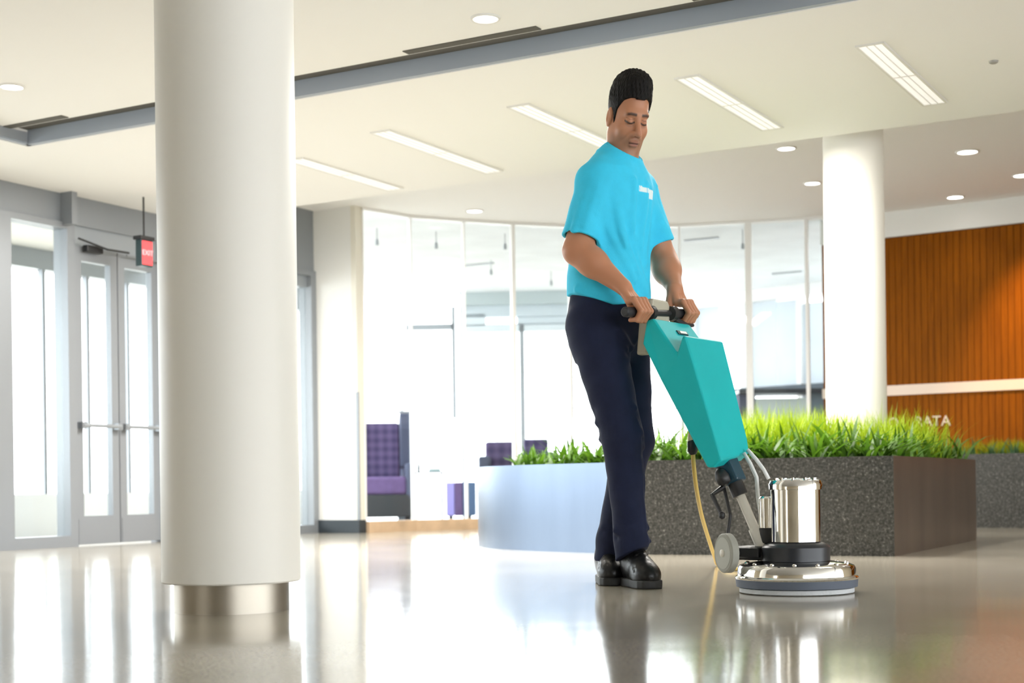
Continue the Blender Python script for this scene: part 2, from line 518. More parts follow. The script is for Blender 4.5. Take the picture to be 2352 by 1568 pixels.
def door(name, t0, t1):
    f = MB(); st = 0.06
    f.wbox(LW0, U, t0, t0+st, 0.01, zdoor, -0.06, -0.012)
    f.wbox(LW0, U, t1-st, t1, 0.01, zdoor, -0.06, -0.012)
    f.wbox(LW0, U, t0+st, t1-st, zdoor-0.09, zdoor, -0.06, -0.012)
    f.wbox(LW0, U, t0+st, t1-st, 0.01, 0.19, -0.06, -0.012)
    o = struct(name, f, M['alu'])
    g = MB(); g.wbox(LW0, U, t0+st, t1-st, 0.19, zdoor-0.09, -0.04, -0.03); obj('glass_pane', g, M['glass'], o)
    k = MB(); k.wbox(LW0, U, t0+0.01, t1-0.01, 0.012, 0.17, -0.012, -0.008); obj('kick_plate', k, M['alu'], o)
    zb = tz(225, 978)[1]
    b = MB(); b.tube([LW0+U*(t0+0.02)+V*0.03+np.array([0, 0, zb]), LW0+U*(t1-0.02)+V*0.03+np.array([0, 0, zb])], 0.012, 8)
    for q in (t0+0.03, t1-0.03):
        b.wbox(LW0, U, q-0.02, q+0.02, zb-0.02, zb+0.02, -0.012, 0.035)
    obj('push_bar', b, M['alu'], o)
    return o
d1 = door('door_1', tA, tB-0.004)
d2 = door('door_2', tB+0.004, tC)
frame_window('window_4', tC, t_end, 0.0, zh0, 0.065)
# door closer: body, arm and a long slide rail
zc_ = tz(205, 572)[1]
cl = MB()
cl.wbox(LW0, U, tA+0.06, tA+0.20, zc_-0.025, zc_+0.018, 0.0, 0.045)
obj('door_closer', cl, M['black'], d1, bevel=0.006)
ar = MB()
ar.tube([LW0+U*(tA-0.02)+V*0.05+np.array([0, 0, zc_+0.045]), LW0+U*(tA+0.2)+V*0.08+np.array([0, 0, zc_+0.0]), LW0+U*(tA+0.42)+V*0.05+np.array([0, 0, zc_+0.01])], 0.007, 8)
obj('closer_arm', ar, M['black'], d1)
rl = MB(); rl.tube([LW0+U*(tA+0.42)+V*0.03+np.array([0, 0, zc_-0.005]), LW0+U*(tC)+V*0.03+np.array([0, 0, zc_-0.005])], 0.007, 8)
obj('slide_rail', rl, M['alu'], d1)

# outer glazing of the vestibule, seen through the doors
OW0 = LW0-V*1.7
def otz(px, py):
    p = on_plane(px, py, OW0, V); return float(np.dot(p-OW0, U)), float(p[2])
curb = MB(); curb.wbox(OW0, U, -4, 6, 0.0, 0.33, -0.15, 0.0)
struct('wall_outer_curb', curb, M['pave'])
oh = MB(); oh.wbox(OW0, U, -4, 6, 2.05, 2.35, -0.12, 0.0); struct('trim_outer_header', oh, M['alu_light'])
vc = MB(); vc.prism([(LW0-V*0.22-U*3.4)[:2], (LW0-V*0.22+U*t_end)[:2], (OW0+U*t_end)[:2], (OW0-U*3.4)[:2]], 2.20, 2.30)
struct('ceiling_vestibule', vc, M['white'])
for px in (20, 104, 205, 297, 420, 560):
    t = otz(px, 900)[0]
    pm = MB(); pm.wbox(OW0, U, t-0.014, t+0.014, 0.33, 2.05, -0.05, 0.0)
    o = struct('trim_outer_mullion', pm, M['alu'])

# ------------------------------------------------------------------ white pier between entrance and lounge
pl = on_plane(560, 1230, pier_c, U); pr = on_plane(828, 1224, pier_c, U)
aPr = a_of(on_plane(826, 1224, pier_c, U))
pier = arect(aW, aPr-0.045, bP, bP+0.085, 0.10, ZF+0.1)
struct('wall_pier', pier, M['white'])
pe = arect(aPr-0.045, aPr, bP-0.004, bP+0.09, 0.10, ZF+0.1)
struct('trim_pier_end', pe, mat('cream_trim', (0.80, 0.77, 0.68), 0.5))
pbm = arect(aW, aPr+0.004, bP-0.012, bP+0.095, 0.0, 0.10); struct('baseboard_pier', pbm, M['dark_base'])
cg = MB(); q = on_plane(823, 1000, pier_c, U); aG = a_of(q)
cg2 = arect(aG-0.012, aG+0.012, bP-0.012, bP, 0.10, float(on_plane(823, 900, pier_c, U)[2])); struct('trim_corner_guard', cg2, M['alu'])

# ------------------------------------------------------------------ glass partition of the lounge (gently bent)
gp = [on_z(840, 489, ZF), on_z(940, 496, ZF), on_z(1063, 505, ZF), on_z(1176, 512, ZF), on_z(1306, 518, ZF), on_z(1560, 517, ZF), on_z(1718, 508, ZF), on_z(1852, 500, ZF), on_z(1985, 490, ZF)]
gpx = [840, 940, 1063, 1176, 1306, 1560, 1718, 1852, 1985]
gp[0] = ab(aPr-0.02, bP+0.09, ZF)
gl2 = [p[:2] for p in gp]
root = MB()
for i in range(len(gl2)-1):
    d = gl2[i+1]-gl2[i]; L = np.linalg.norm(d)
    root.wbox(gl2[i], d, 0.0, L, 0.0, 0.085, -0.06, 0.06)
struct('trim_partition_base', root, M['tan_wood'])
win = MB()
for i in range(len(gl2)-1):
    d = gl2[i+1]-gl2[i]; L = np.linalg.norm(d)
    win.wbox(gl2[i], d, 0.0, L, ZF-0.02, ZF+0.03, -0.04, 0.04)
wo = struct('window_5', win, M['white_frame'])
for i in range(len(gl2)-1):
    d = gl2[i+1]-gl2[i]; L = np.linalg.norm(d)
    g = MB(); g.wbox(gl2[i], d, 0.01, L-0.01, 0.085, ZF-0.02, -0.006, 0.006)
    obj('glass_pane', g, M['lounge_glass'], wo)
    wm = {1176: 0.014, 1306: 0.012, 1718: 0.026, 1852: 0.013}.get(gpx[i], 0.005)
    m_ = MB(); m_.wbox(gl2[i], d, -wm, wm, 0.085, ZF-0.02, -0.03, 0.03)
    obj('mullion', m_, M['white_frame'], wo)

# high ceiling in front of the partition, and the lounge ceiling behind it
far_wall = [at(560, 1000, 16.6)[:2], at(1310, 1000, 16.4)[:2], at(1560, 1000, 17.3)[:2], at(1990, 1000, 15.6)[:2]]
hc = MB()
WR0 = on_z(2035, 490, ZF); WR1 = on_z(2352, 452, ZF)
wd = (WR1-WR0)[:2]; wd = wd/np.linalg.norm(wd)
hi_poly = [ab(aPr-2.2, bE-0.02)[:2], ab(AR, bE-0.02)[:2], WR0[:2]+wd*7.5, WR0[:2]] + gl2[::-1] + [ab(aPr, bP)[:2], ab(aPr-2.2, bP)[:2]]
hc.prism(hi_poly, ZF, ZF+0.12)
struct('ceiling_high', hc, M['ceil'])
lc = MB(); lc.prism(gl2+[WR0[:2]+np.array([0.4, 3.6]), far_wall[3]]+far_wall[2::-1]+[ab(aPr-0.5, bP+0.4)[:2]], ZF-0.005, ZF+0.1)
struct('ceiling_lounge', lc, M['lounge_ceil'])

# ------------------------------------------------------------------ wood wall on the right: slats, rail, white band over it
ZW = 2.30
wn = np.array([wd[1], -wd[0]])           # towards the viewer side (right of the direction)
if np.dot(wn, -WR0[:2]) < 0: wn = -wn
W0 = WR0[:2]-wd*0.55
bk = MB(); bk.wbox(W0, wd, 0, 6.2, 0, ZW, -0.14, -0.002); 
if np.dot(np.array([wd[1], -wd[0]]), -WR0[:2]) < 0: raise RuntimeError('wall side')
back = struct('wall_right', bk, mat('slat_backing', (0.16, 0.042, 0.002), 0.7))
bn = MB(); bn.wbox(W0, wd, 0, 6.2, ZW, ZF+0.05, -0.14, 0.035); struct('trim_white_band', bn, M['white'])
PITCH = 0.052
zr = float(on_plane(2040, 909, WR0[:2], wn)[2]); zr2 = float(on_plane(2040, 886, WR0[:2], wn)[2])
sl = MB(); sl.box(-0.0240, 0.0240, -0.011, 0.011, zr2, ZW-0.005)
sl_me = mesh_of('slat', sl.v, sl.f, M['wood'])
sl3 = MB(); sl3.box(-0.0240, 0.0240, -0.011, 0.011, 0.0, zr)
sl_me2 = mesh_of('slat', sl3.v, sl3.f, M['wood'])
wang = math.atan2(wd[1], wd[0])
for k in range(int(6.15/PITCH)):
    for me in (sl_me, sl_me2):
        o = bpy.data.objects.new('slat', me); COL.objects.link(o); o.parent = back
        p = W0+wd*(0.03+k*PITCH)+wn*0.009
        o.location = (p[0], p[1], 0); o.rotation_euler = (0, 0, wang)
wq = np.append(W0+wd*6.2, 0.0); wr_ = MB(); wr_.wbox(wq, -U, 0, 4.6, 0, ZF+0.05, -0.15, 0.0); struct('wall_right_unseen', wr_, M['tan_wall'])  # unseen wall, added to darken the right and bounce tan light
rr = MB(); rr.wbox(W0, wd, 0, 6.2, zr, zr2, -0.003, 0.035); struct('trim_rail', rr, M['pink_rail'])

# ------------------------------------------------------------------ outside and the lounge's far facade
gr = MB(); gr.prism([(-40, -2), (-9, -9), (-9, 24), (11, 24), (40, 20), (60, 80), (-60, 80)], -0.2, -0.02)
struct('ground_outside', gr, M['pave'])

def fw_pt(px, py, i):                     # on the i-th stretch of the lounge facade
    p0 = far_wall[i]; d = far_wall[i+1]-p0
    return on_plane(px, py, p0, np.array([d[1], -d[0]]))
def fwbox(mb, i, x0, x1, y0, y1, n0=-0.06, n1=0.06):
    """box on the facade that covers picture columns x0..x1 and heights y0 (top) .. y1"""
    p0 = far_wall[i]; d = far_wall[i+1]-p0; d = d/np.linalg.norm(d)
    xm = 0.5*(x0+x1)
    ta, tb = [float(np.dot(fw_pt(x, 900, i)[:2]-p0, d)) for x in (x0, x1)]
    za, zb = fw_pt(xm, y0, i)[2], fw_pt(xm, y1, i)[2]
    return mb.wbox(p0, d, ta, tb, max(0.0, float(zb)), float(za), n0, n1)
fac = MB()
fwbox(fac, 0, 580, 1062, 640, 668, -.1, .1)
fo = struct('wall_far', fac, M['white_frame'])
pt = MB(); fwbox(pt, 0, 1062, 1312, 668, 702, -.15, .15); struct('trim_far_header', pt, mat('header_grey', (0.50, 0.58, 0.60), 0.5))
pt = MB(); fwbox(pt, 0, 1064, 1312, 702, 728, -.05, .05); fwbox(pt, 0, 1190, 1312, 728, 746, -.05, .05)
struct('trim_far_transom', pt, mat('transom_grey', (0.62, 0.70, 0.76), 0.5))
pt = MB(); fwbox(pt, 0, 1064, 1118, 722, 750, -.05, .05); fwbox(pt, 0, 1064, 1312, 744, 762, -.05, .05); struct('trim_far_soffit', pt, mat('soffit_grey', (0.70, 0.77, 0.82), 0.5))
for (x0, x1, y0, y1) in ((1060, 1068, 668, 1205), (1195, 1206, 745, 1205), (1310, 1318, 745, 960), (1040, 1048, 705, 960), (921, 926, 750, 1020), (835, 838, 700, 1190)):
    pt = MB(); fwbox(pt, 0, x0, x1, y0, y1, -.05, .05); struct('trim_far_post', pt, M['alu_light'])
pt = MB(); fwbox(pt, 0, 935, 1045, 745, 758, -.05, .05); struct('trim_far_lintel', pt, M['alu_light'])
gl = MB(); fwbox(gl, 0, 1068, 1310, 762, 1205, -.006, .006); obj('glass_pane', gl, M['glass'], fo)
# right stretch: white frame, bluish blinds, dark sills
fr = MB()
fwbox(fr, 2, 1566, 2000, 656, 690, -.15, .15)
for (x0, x1) in ((1590, 1606), (1712, 1724), (1842, 1852)):
    fwbox(fr, 2, x0, x1, 690, 1180, -.1, .1)
fro = struct('window_6', fr, M['white_frame'])
M['blind'] = mat('pale_blind', (0.66, 0.73, 0.80), 0.6, var=0.04, scale=2.5)
for (x0, x1) in ((1608, 1660), (1728, 1790), (1792, 1842), (1852, 1990)):
    bl = MB(); fwbox(bl, 2, x0, x1, 690, 893, .02, .05); obj('blind', bl, M['blind'], fro)
for (x0, x1) in ((1606, 1712), (1724, 1842), (1852, 1990)):
    bl = MB(); fwbox(bl, 2, x0, x1, 890, 1180, -.02, .0); obj('glass_pane', bl, M['glass'], fro)
sl_ = MB(); fwbox(sl_, 2, 1606, 1990, 888, 904, .06, .2); struct('trim_far_sill', sl_, mat('sill_dark', (0.05, 0.07, 0.09), 0.5))
rw = MB(); rw.prism([far_wall[3], far_wall[3]+np.array([0.15, 0]), WR0[:2]+np.array([0.55, 0.1]), WR0[:2]+np.array([0.4, 0.1])], 0, ZF)
struct('wall_lounge_right', rw, M['white'])

# ------------------------------------------------------------------ columns
def column(label, x, y, r, top, gap=None, rb=None, foot=0.0):
    t = thing('round_column', label, 'column', (x, y, foot))
    z0 = gap or foot
    m = MB(); m.lathe((x, y, 0), [(r-0.004, z0), (r, z0+0.004), (r, top)], 96)
    obj('shaft', m, M['column'], t, auto=40)
    if gap:
        b = MB(); b.lathe((x, y, 0), [(rb, 0.0), (rb, gap+0.002)], 96)
        obj('steel_base', b, M['steel'], t, auto=40)
    return t
pb = on_z(533, 1412, 0.0); pbx = at(533, 1395, pb[1]+0.164)
column('thick cream white round column on a polished steel base, left of the man', pbx[0], pbx[1], 0.197, ZT+0.01, 0.083, 0.163)
c2 = at(1964, 700, 8.25)
column('cream white round column rising out of the planter, beside the orange wood wall', c2[0], c2[1], 0.1665, ZF+0.05, foot=0.41)

# ------------------------------------------------------------------ lights of the place
def oriented(name, label, cat, group, p, parts_fn):
    t = thing(name, label, cat, p, -ANG, group)
    parts_fn(t, p); return t

LIN = [((1553, 177), (1602, 172), (1768, 294), 'long recessed ceiling light right above the head of the man'),
       ((1972, 102), (2025, 97), (2143, 236), 'long recessed ceiling light nearest the top right corner'),
       ((1172, 243), (1212, 238), (1415, 352), 'long recessed ceiling light running behind the head of the man'),
       ((857, 302), (893, 298), (1112, 396), 'long recessed ceiling light, second from the thick column'),
       ((665, 365), (695, 362), (840, 436), 'long recessed ceiling light nearest the thick column')]
for (p1, p2, p3, lab) in LIN:
    q1, q2, q3 = on_z(*p1, ZC), on_z(*p2, ZC), on_z(*p3, ZC)
    W_ = max(0.10, abs(a_of(q2)-a_of(q1))); L_ = b_of(q3)-b_of(q2)
    L_ = min(max(L_, 1.0), 1.6)
    a0, b0 = a_of(q2)-W_, b_of(q2)
    ctr = ab(a0+W_/2, b0+L_/2, ZC)
    t = thing('linear_ceiling_light', lab, 'ceiling light', ctr, 0, 'long recessed lights in the lower ceiling')
    f = MB()
    for (x0, x1, y0, y1) in ((a0-.012, a0, b0-.012, b0+L_+.012), (a0+W_, a0+W_+.012, b0-.012, b0+L_+.012), (a0, a0+W_, b0-.012, b0), (a0, a0+W_, b0+L_, b0+L_+.012)):
        arect(x0, x1, y0, y1, ZC-0.008, ZC+0.002, f)
    obj('frame', f, M['trim_ring'], t)
    for k in range(2):
        d = arect(a0, a0+W_, b0+k*L_/2+0.006*k, b0+(k+1)*L_/2-0.006*(1-k), ZC-0.005, ZC+0.001)
        obj('diffuser', d, M['linear_lens'], t)
    s = arect(a0, a0+W_, b0+L_/2-0.006, b0+L_/2+0.006, ZC-0.006, ZC+0.001); obj('joint_bar', s, M['trim_ring'], t)
    lg = MB()
    for k in range(1, 3):
        arect(a0+k*W_/3-.002, a0+k*W_/3+.002, b0, b0+L_, ZC-0.0075, ZC-0.004, lg)
    obj('louvre', lg, M['trim_ring'], t)
    area_light('lamp_linear', tuple(ctr-np.array([0, 0, 0.012])), W_, L_, 8 if 'top right' in lab else 30, (1.0, 0.96, 0.90), (0, 0, -ANG))

def downlight(px, py, z, r, label, power=6):
    p = on_z(px, py, z)
    t = thing('downlight', label, 'ceiling light', p, 0, 'round recessed downlights')
    m = MB(); m.lathe(p, [(r*1.0, -0.002), (r*1.12, -0.008), (r*1.25, -0.004), (r*1.25, 0.003)], 40)
    ring = MB()
    ring.lathe(p, [(r*0.98, 0.002), (r*0.98, -0.008), (r*1.16, -0.007), (r*1.22, 0.002)], 40); ring.f = [f for f in ring.f if len(f) == 4]
    obj('ring', ring, M['trim_ring'], t, smooth=True)
    l = MB(); l.lathe(p, [(r*0.98, -0.003), (r*0.98, 0.002)], 40); obj('lens', l, M['lens'], t)
    spot_light('lamp_downlight', tuple(p-np.array([0, 0, 0.02])), tuple(p-np.array([0, 0, 1.0])), power, 110, (1.0, 0.88, 0.70), 0.8, 0.06)
for (px, py, z, r, lab, pw) in (
        (1115, 41, ZT, 0.052, 'round downlight at the top of the picture, left of the grey strip', 14),
        (27, 198, ZT, 0.052, 'round downlight at the left edge near the ceiling tray corner', 14),
        (1806, 340, ZF, 0.055, 'round downlight left of the far column, the higher of two', 9),
        (1866, 420, ZF, 0.055, 'round downlight touching the left side of the far column', 9),
        (2222, 348, ZF, 0.065, 'round downlight right of the far column, nearest to the viewer', 5),
        (2348, 402, ZF, 0.06, 'round downlight cut by the right edge of the picture', 9),
        (2194, 452, ZF, 0.06, 'round downlight close to the white band over the wood wall', 3),
        (1090, 484, ZF, 0.06, 'round downlight above the glass partition, left of the man', 9)):
    downlight(px, py, z, r, lab, pw)
# warm wash on the wood wall
wp = W0+wd*1.85+wn*0.8
spot_light('lamp_wall_wash', (wp[0], wp[1], ZF-0.03), tuple(np.append(W0+wd*1.85, 1.25)), 70, 66, (1.0, 0.62, 0.25), 0.9, 0.05)

sd = on_z(2282, 140, ZC)
o = MB(); o.lathe(sd, [(0.012, -0.012), (0.019, -0.008), (0.021, 0.002)], 24)
tag(obj('smoke_detector', o, mat('detector_grey', (0.35, 0.34, 0.32), 0.5), auto=40), 'small round smoke detector on the ceiling near the right edge', 'detector')
# slot diffusers on the tray
for (p1, p2, lab) in (((945, 126), (1250, 70), 'dark slot air diffuser beside the grey ceiling strip, in the middle'), ((22, 299), (158, 269), 'dark slot air diffuser at the left end of the grey ceiling strip'), ((1600, 6), (1860, -40), 'dark slot air diffuser at the top edge beside the grey strip')):
    q1, q2 = on_z(*p1, ZT), on_z(*p2, ZT)
    m = arect(a_of(q1), a_of(q2), bF-0.165, bF-0.115, ZT-0.004, ZT+0.002)
    t = tag(obj('slot_diffuser', m, M['dark_slot']), lab, 'air vent', 'slot diffusers in the ceiling tray')

# exit sign hung from the ceiling in front of the doors
pc = at(331, 582, 9.35)
t = thing('exit_sign', 'red lit exit sign in a black case hanging from a rod before the doors', 'sign', (pc[0], pc[1], pc[2]))
ca = MB(); ca.obox(pc, U*0.050, V*0.026, np.array([0, 0, 0.085])); obj('case', ca, mat('sign_case', (0.02, 0.05, 0.055), 0.4), t, bevel=0.004)
cn = MB(); cn.obox(pc+np.array([0, 0, 0.095]), U*0.062, V*0.036, np.array([0, 0, 0.012])); obj('canopy', cn, M['black'], t, bevel=0.004)
fa = MB(); fa.obox(pc+V*0.0275, U*0.043, V*0.002, np.array([0, 0, 0.074])); obj('face', fa, emis('exit_red', (1.0, 0.055, 0.06), 1.0, (0.4, 0.02, 0.02)), t)
rdp = MB(); rdp.tube([pc+np.array([0, 0, 0.10]), np.array([pc[0], pc[1], ZF if b_of(pc) > bE else ZC])], 0.006, 8); obj('rod', rdp, M['black'], t)
text_mesh('lettering', 'EXIT', 0.046, emis('exit_letters', (1.0, 0.35, 0.35), 1.0, (0.6, 0.1, 0.1)), t, pc+V*0.030, U, (0, 0, 1), 0.0015)

# ------------------------------------------------------------------ planters
M['granite'] = None
def granite():
    m, nt, b = new_mat('dark_granite'); N, Lk = nt.nodes, nt.links
    tc = N.new('ShaderNodeTexCoord')
    n1 = N.new('ShaderNodeTexNoise'); n1.inputs['Scale'].default_value = 90; n1.inputs['Detail'].default_value = 4
    n2 = N.new('ShaderNodeTexVoronoi'); n2.inputs['Scale'].default_value = 70
    n3 = N.new('ShaderNodeTexNoise'); n3.inputs['Scale'].default_value = 3
    for n in (n1, n2, n3): Lk.new(tc.outputs['Object'], n.inputs['Vector'])
    r = N.new('ShaderNodeValToRGB'); e = r.color_ramp.elements
    e[0].position = 0.35; e[0].color = (0.022, 0.022, 0.020, 1); e[1].position = 0.62; e[1].color = (0.085, 0.082, 0.074, 1)
    x = e.new(0.76); x.color = (0.27, 0.26, 0.24, 1)
    Lk.new(n1.outputs['Fac'], r.inputs['Fac'])
    Lk.new(r.outputs['Color'], b.inputs['Base Color'])
    b.inputs['Roughness'].default_value = 0.38
    return m
M['granite'] = granite()
M['brushed'] = mat('brushed_steel', (0.19, 0.235, 0.315), 0.32, 1.0, var=0.08, scale=4, stretch=(1, 1, 0.2))
M['bronze'] = mat('bronze_sheet', (0.30, 0.235, 0.195), 0.33, 0.75, var=0.12, scale=5, stretch=(1, 1, 0.2))
M['soil'] = mat('soil', (0.03, 0.022, 0.015), 0.95, bump=0.5, scale=40)
PH = 0.462
K0 = on_z(2055, 1277, 0)[:2]; K1 = on_z(2243, 1240, 0)[:2]; G0 = on_z(1432, 1272, 0)[:2]
sx = [G0, on_z(1330, 1268, 0)[:2], on_z(1240, 1265, 0)[:2], on_z(1170, 1262, 0)[:2], on_z(1120, 1258, 0)[:2]]
sx += [at(1098, 1100, 8.55)[:2], at(1096, 1100, 8.95)[:2], at(1106, 1100, 9.35)[:2], at(1140, 1100, 9.75)[:2]]
for _ in range(2):                                            # round the curve off
    n_ = [sx[0]]
    for i in range(len(sx)-1):
        n_ += [0.75*sx[i]+0.25*sx[i+1], 0.25*sx[i]+0.75*sx[i+1]]
    sx = n_+[sx[-1]]
Bk = np.array(K1)+(-V[:2])*0.9
outline = [K0]+sx+[np.array(K1)-V[:2]*2.0, np.array(K1)]
cx_ = np.mean([p for p in outline], axis=0)
planter = thing('planter', 'long low planter of dark speckled granite with rounded steel left end and bronze right side', 'planter', (cx_[0], cx_[1], 0))
def ribbon(pts, th, z0, z1, inward):
    m = MB(); pts = [np.array(p, float) for p in pts]; n = len(pts); nrm = []
    for i in range(n):
        d = pts[min(i+1, n-1)]-pts[max(i-1, 0)]; d = d/np.linalg.norm(d)
        q = np.array([d[1], -d[0]]); q = q if np.dot(q, np.array(inward)-pts[i]) > 0 else -q
        nrm.append(q)
    vs = []
    for p, q in zip(pts, nrm):
        vs += [(*p, z0), (*p, z1), (*(p+q*th), z1), (*(p+q*th), z0)]
    fs = []
    for i in range(n-1):
        for k in range(4):
            fs.append((i*4+k, i*4+(k+1) % 4, (i+1)*4+(k+1) % 4, (i+1)*4+k))
    fs += [(0, 1, 2, 3), tuple((n-1)*4+k for k in (3, 2, 1, 0))]
    m.add(vs, fs)
    return m
inn = cx_
def fixn(o):
    bm = bmesh.new(); bm.from_mesh(o.data); bmesh.ops.recalc_face_normals(bm, faces=bm.faces); bm.to_mesh(o.data); bm.free()
    return o
fixn(obj('granite_panel', ribbon([K0, G0], 0.09, 0.0, PH, inn), M['granite'], planter))
fixn(obj('steel_panel', ribbon(sx, 0.06, 0.0, PH-0.005, inn), M['brushed'], planter, auto=30))
fixn(obj('bronze_panel', ribbon([K0, K1], 0.09, 0.0, PH, inn), M['bronze'], planter))
fixn(obj('rear_panel', ribbon([K1, np.array(K1)-V[:2]*2.0, sx[-1]], 0.09, 0.0, PH-0.005, inn), M['granite'], planter))
so = MB(); so.prism([inn+(np.array(p)-inn)*0.97 for p in outline], 0.05, PH-0.05); fixn(obj('soil', so, M['soil'], planter))

pd = W0+wn*1.0
P2a, P2b = on_z(2190, 1211, 0)[:2], on_z(2352, 1207, 0)[:2]
P2d = wd; P2b = P2a+P2d*2.6
o2 = [P2a, P2b, P2b-wn*0.75, P2a-wn*0.75]
c2_ = np.mean(o2, axis=0)
planter2 = thing('planter', 'second dark granite planter standing before the orange wood wall at the right edge', 'planter', (c2_[0], c2_[1], 0))
PH2 = float(at(2300, 1042, np.dot(P2a, [0, 1]))[2])
fixn(obj('granite_panel', ribbon([P2a, P2b], 0.08, 0, PH2, c2_), M['granite'], planter2))
fixn(obj('rear_panel', ribbon([P2b-wn*0.75, P2a-wn*0.75], 0.08, 0, PH2, c2_), M['granite'], planter2))
fixn(obj('bronze_panel', ribbon([P2a, P2a-wn*0.75], 0.05, 0, PH2, c2_), M['bronze'], planter2))
so = MB(); so.prism([c2_+(np.array(p)-c2_)*0.95 for p in o2], 0.05, PH2-0.04); fixn(obj('soil', so, M['soil'], planter2))

# ------------------------------------------------------------------ plants
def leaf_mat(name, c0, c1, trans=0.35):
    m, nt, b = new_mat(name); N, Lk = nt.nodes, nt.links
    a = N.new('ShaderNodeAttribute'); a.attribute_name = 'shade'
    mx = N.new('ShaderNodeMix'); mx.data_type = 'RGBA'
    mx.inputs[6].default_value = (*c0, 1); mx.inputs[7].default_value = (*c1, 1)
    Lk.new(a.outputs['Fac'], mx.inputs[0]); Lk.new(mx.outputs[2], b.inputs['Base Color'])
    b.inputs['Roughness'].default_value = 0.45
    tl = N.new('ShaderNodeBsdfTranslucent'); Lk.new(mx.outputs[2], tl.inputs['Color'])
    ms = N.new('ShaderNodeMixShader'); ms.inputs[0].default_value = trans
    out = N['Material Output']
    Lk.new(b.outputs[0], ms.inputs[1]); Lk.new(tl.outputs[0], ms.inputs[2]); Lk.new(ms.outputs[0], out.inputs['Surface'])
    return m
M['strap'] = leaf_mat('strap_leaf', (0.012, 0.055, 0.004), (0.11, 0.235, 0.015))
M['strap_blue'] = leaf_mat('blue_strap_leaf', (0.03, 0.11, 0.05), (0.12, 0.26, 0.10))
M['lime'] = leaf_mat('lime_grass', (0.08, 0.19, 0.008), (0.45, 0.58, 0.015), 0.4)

def blades(n, base_xy, hmin, hmax, wid, lean, segs=4, rng=RNG, curl=1.0):
    """returns verts, faces, shade for n blades standing at base_xy (n,2)"""
    az = rng.uniform(0, 2*np.pi, n); H = rng.uniform(hmin, hmax, n); ln = rng.uniform(0.15, 1.0, n)*lean
    sh = rng.uniform(0, 1, n)
    vs, fs, ss = [], [], []
    t = np.linspace(0, 1, segs+1)
    for i in range(n):
        d = np.array([math.cos(az[i]), math.sin(az[i])]); s = np.array([-d[1], d[0]])
        out = ln[i]*(0.4*t+0.6*t**2)*H[i]*curl
        up = H[i]*(t-0.35*ln[i]*t**2.5)
        wv = wid*(1-t**2.2)*(0.7+0.3*np.minimum(1, t*4))+0.0004
        o = len(vs)
        for k in range(segs+1):
            c = base_xy[i]+d*out[k]
            vs.append((*(c-s*wv[k]/2), up[k])); vs.append((*(c+s*wv[k]/2), up[k]))
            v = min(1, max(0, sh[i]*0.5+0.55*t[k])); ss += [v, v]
        fs += [(o+2*k, o+2*k+1, o+2*k+3, o+2*k+2) for k in range(segs)]
    return vs, fs, ss
def blade_mesh(name, vs, fs, ss, m):
    me = mesh_of(name, vs, fs, m, True)
    a = me.attributes.new('shade', 'FLOAT', 'POINT'); a.data.foreach_set('value', np.array(ss, np.float32))
    return me
def clump_mesh(name, n, hmin, hmax, wid, lean, m, spread=0.035):
    xy = RNG.normal(0, spread, (n, 2))
    return blade_mesh(name, *blades(n, xy, hmin, hmax, wid, lean, 5), m)
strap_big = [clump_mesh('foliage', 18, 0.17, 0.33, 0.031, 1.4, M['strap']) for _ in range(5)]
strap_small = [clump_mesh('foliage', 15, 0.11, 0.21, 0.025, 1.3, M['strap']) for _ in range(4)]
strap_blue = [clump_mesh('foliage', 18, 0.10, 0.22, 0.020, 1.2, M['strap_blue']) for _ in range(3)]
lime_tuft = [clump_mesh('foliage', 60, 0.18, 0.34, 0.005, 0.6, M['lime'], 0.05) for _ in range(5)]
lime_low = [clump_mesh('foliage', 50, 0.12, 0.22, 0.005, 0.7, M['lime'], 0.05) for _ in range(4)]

def plant(me, x, y, z, s, label, group, name='strap_leaf_plant', cat='plant'):
    o = bpy.data.objects.new(name, me); COL.objects.link(o)
    o.location = (x, y, z); o.rotation_euler = (0, 0, random.uniform(0, 6.28)); o.scale = (s, s, s*random.uniform(.9, 1.1))
    return tag(o, label, cat, group)
zsoil = PH-0.055
fd = (G0-K0); fl_ = np.linalg.norm(fd); fd = fd/fl_
inw = U[:2]
# row along the granite front
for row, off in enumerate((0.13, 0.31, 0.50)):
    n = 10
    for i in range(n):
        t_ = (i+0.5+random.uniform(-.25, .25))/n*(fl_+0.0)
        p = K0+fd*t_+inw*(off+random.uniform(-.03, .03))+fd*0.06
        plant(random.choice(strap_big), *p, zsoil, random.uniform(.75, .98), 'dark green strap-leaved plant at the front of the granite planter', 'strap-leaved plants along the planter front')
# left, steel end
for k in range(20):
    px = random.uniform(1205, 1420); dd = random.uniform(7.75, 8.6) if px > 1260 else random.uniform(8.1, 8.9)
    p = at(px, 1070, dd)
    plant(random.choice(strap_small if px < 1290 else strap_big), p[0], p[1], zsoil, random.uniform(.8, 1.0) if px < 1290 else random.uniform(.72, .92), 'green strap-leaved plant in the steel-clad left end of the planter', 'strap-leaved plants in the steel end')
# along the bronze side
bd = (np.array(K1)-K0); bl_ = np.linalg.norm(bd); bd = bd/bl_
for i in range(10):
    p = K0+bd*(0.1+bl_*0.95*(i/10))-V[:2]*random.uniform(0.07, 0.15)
    plant(random.choice(strap_big), *p, zsoil, random.uniform(.7, .95), 'green strap-leaved plant behind the bronze side of the planter', 'strap-leaved plants along the bronze side')
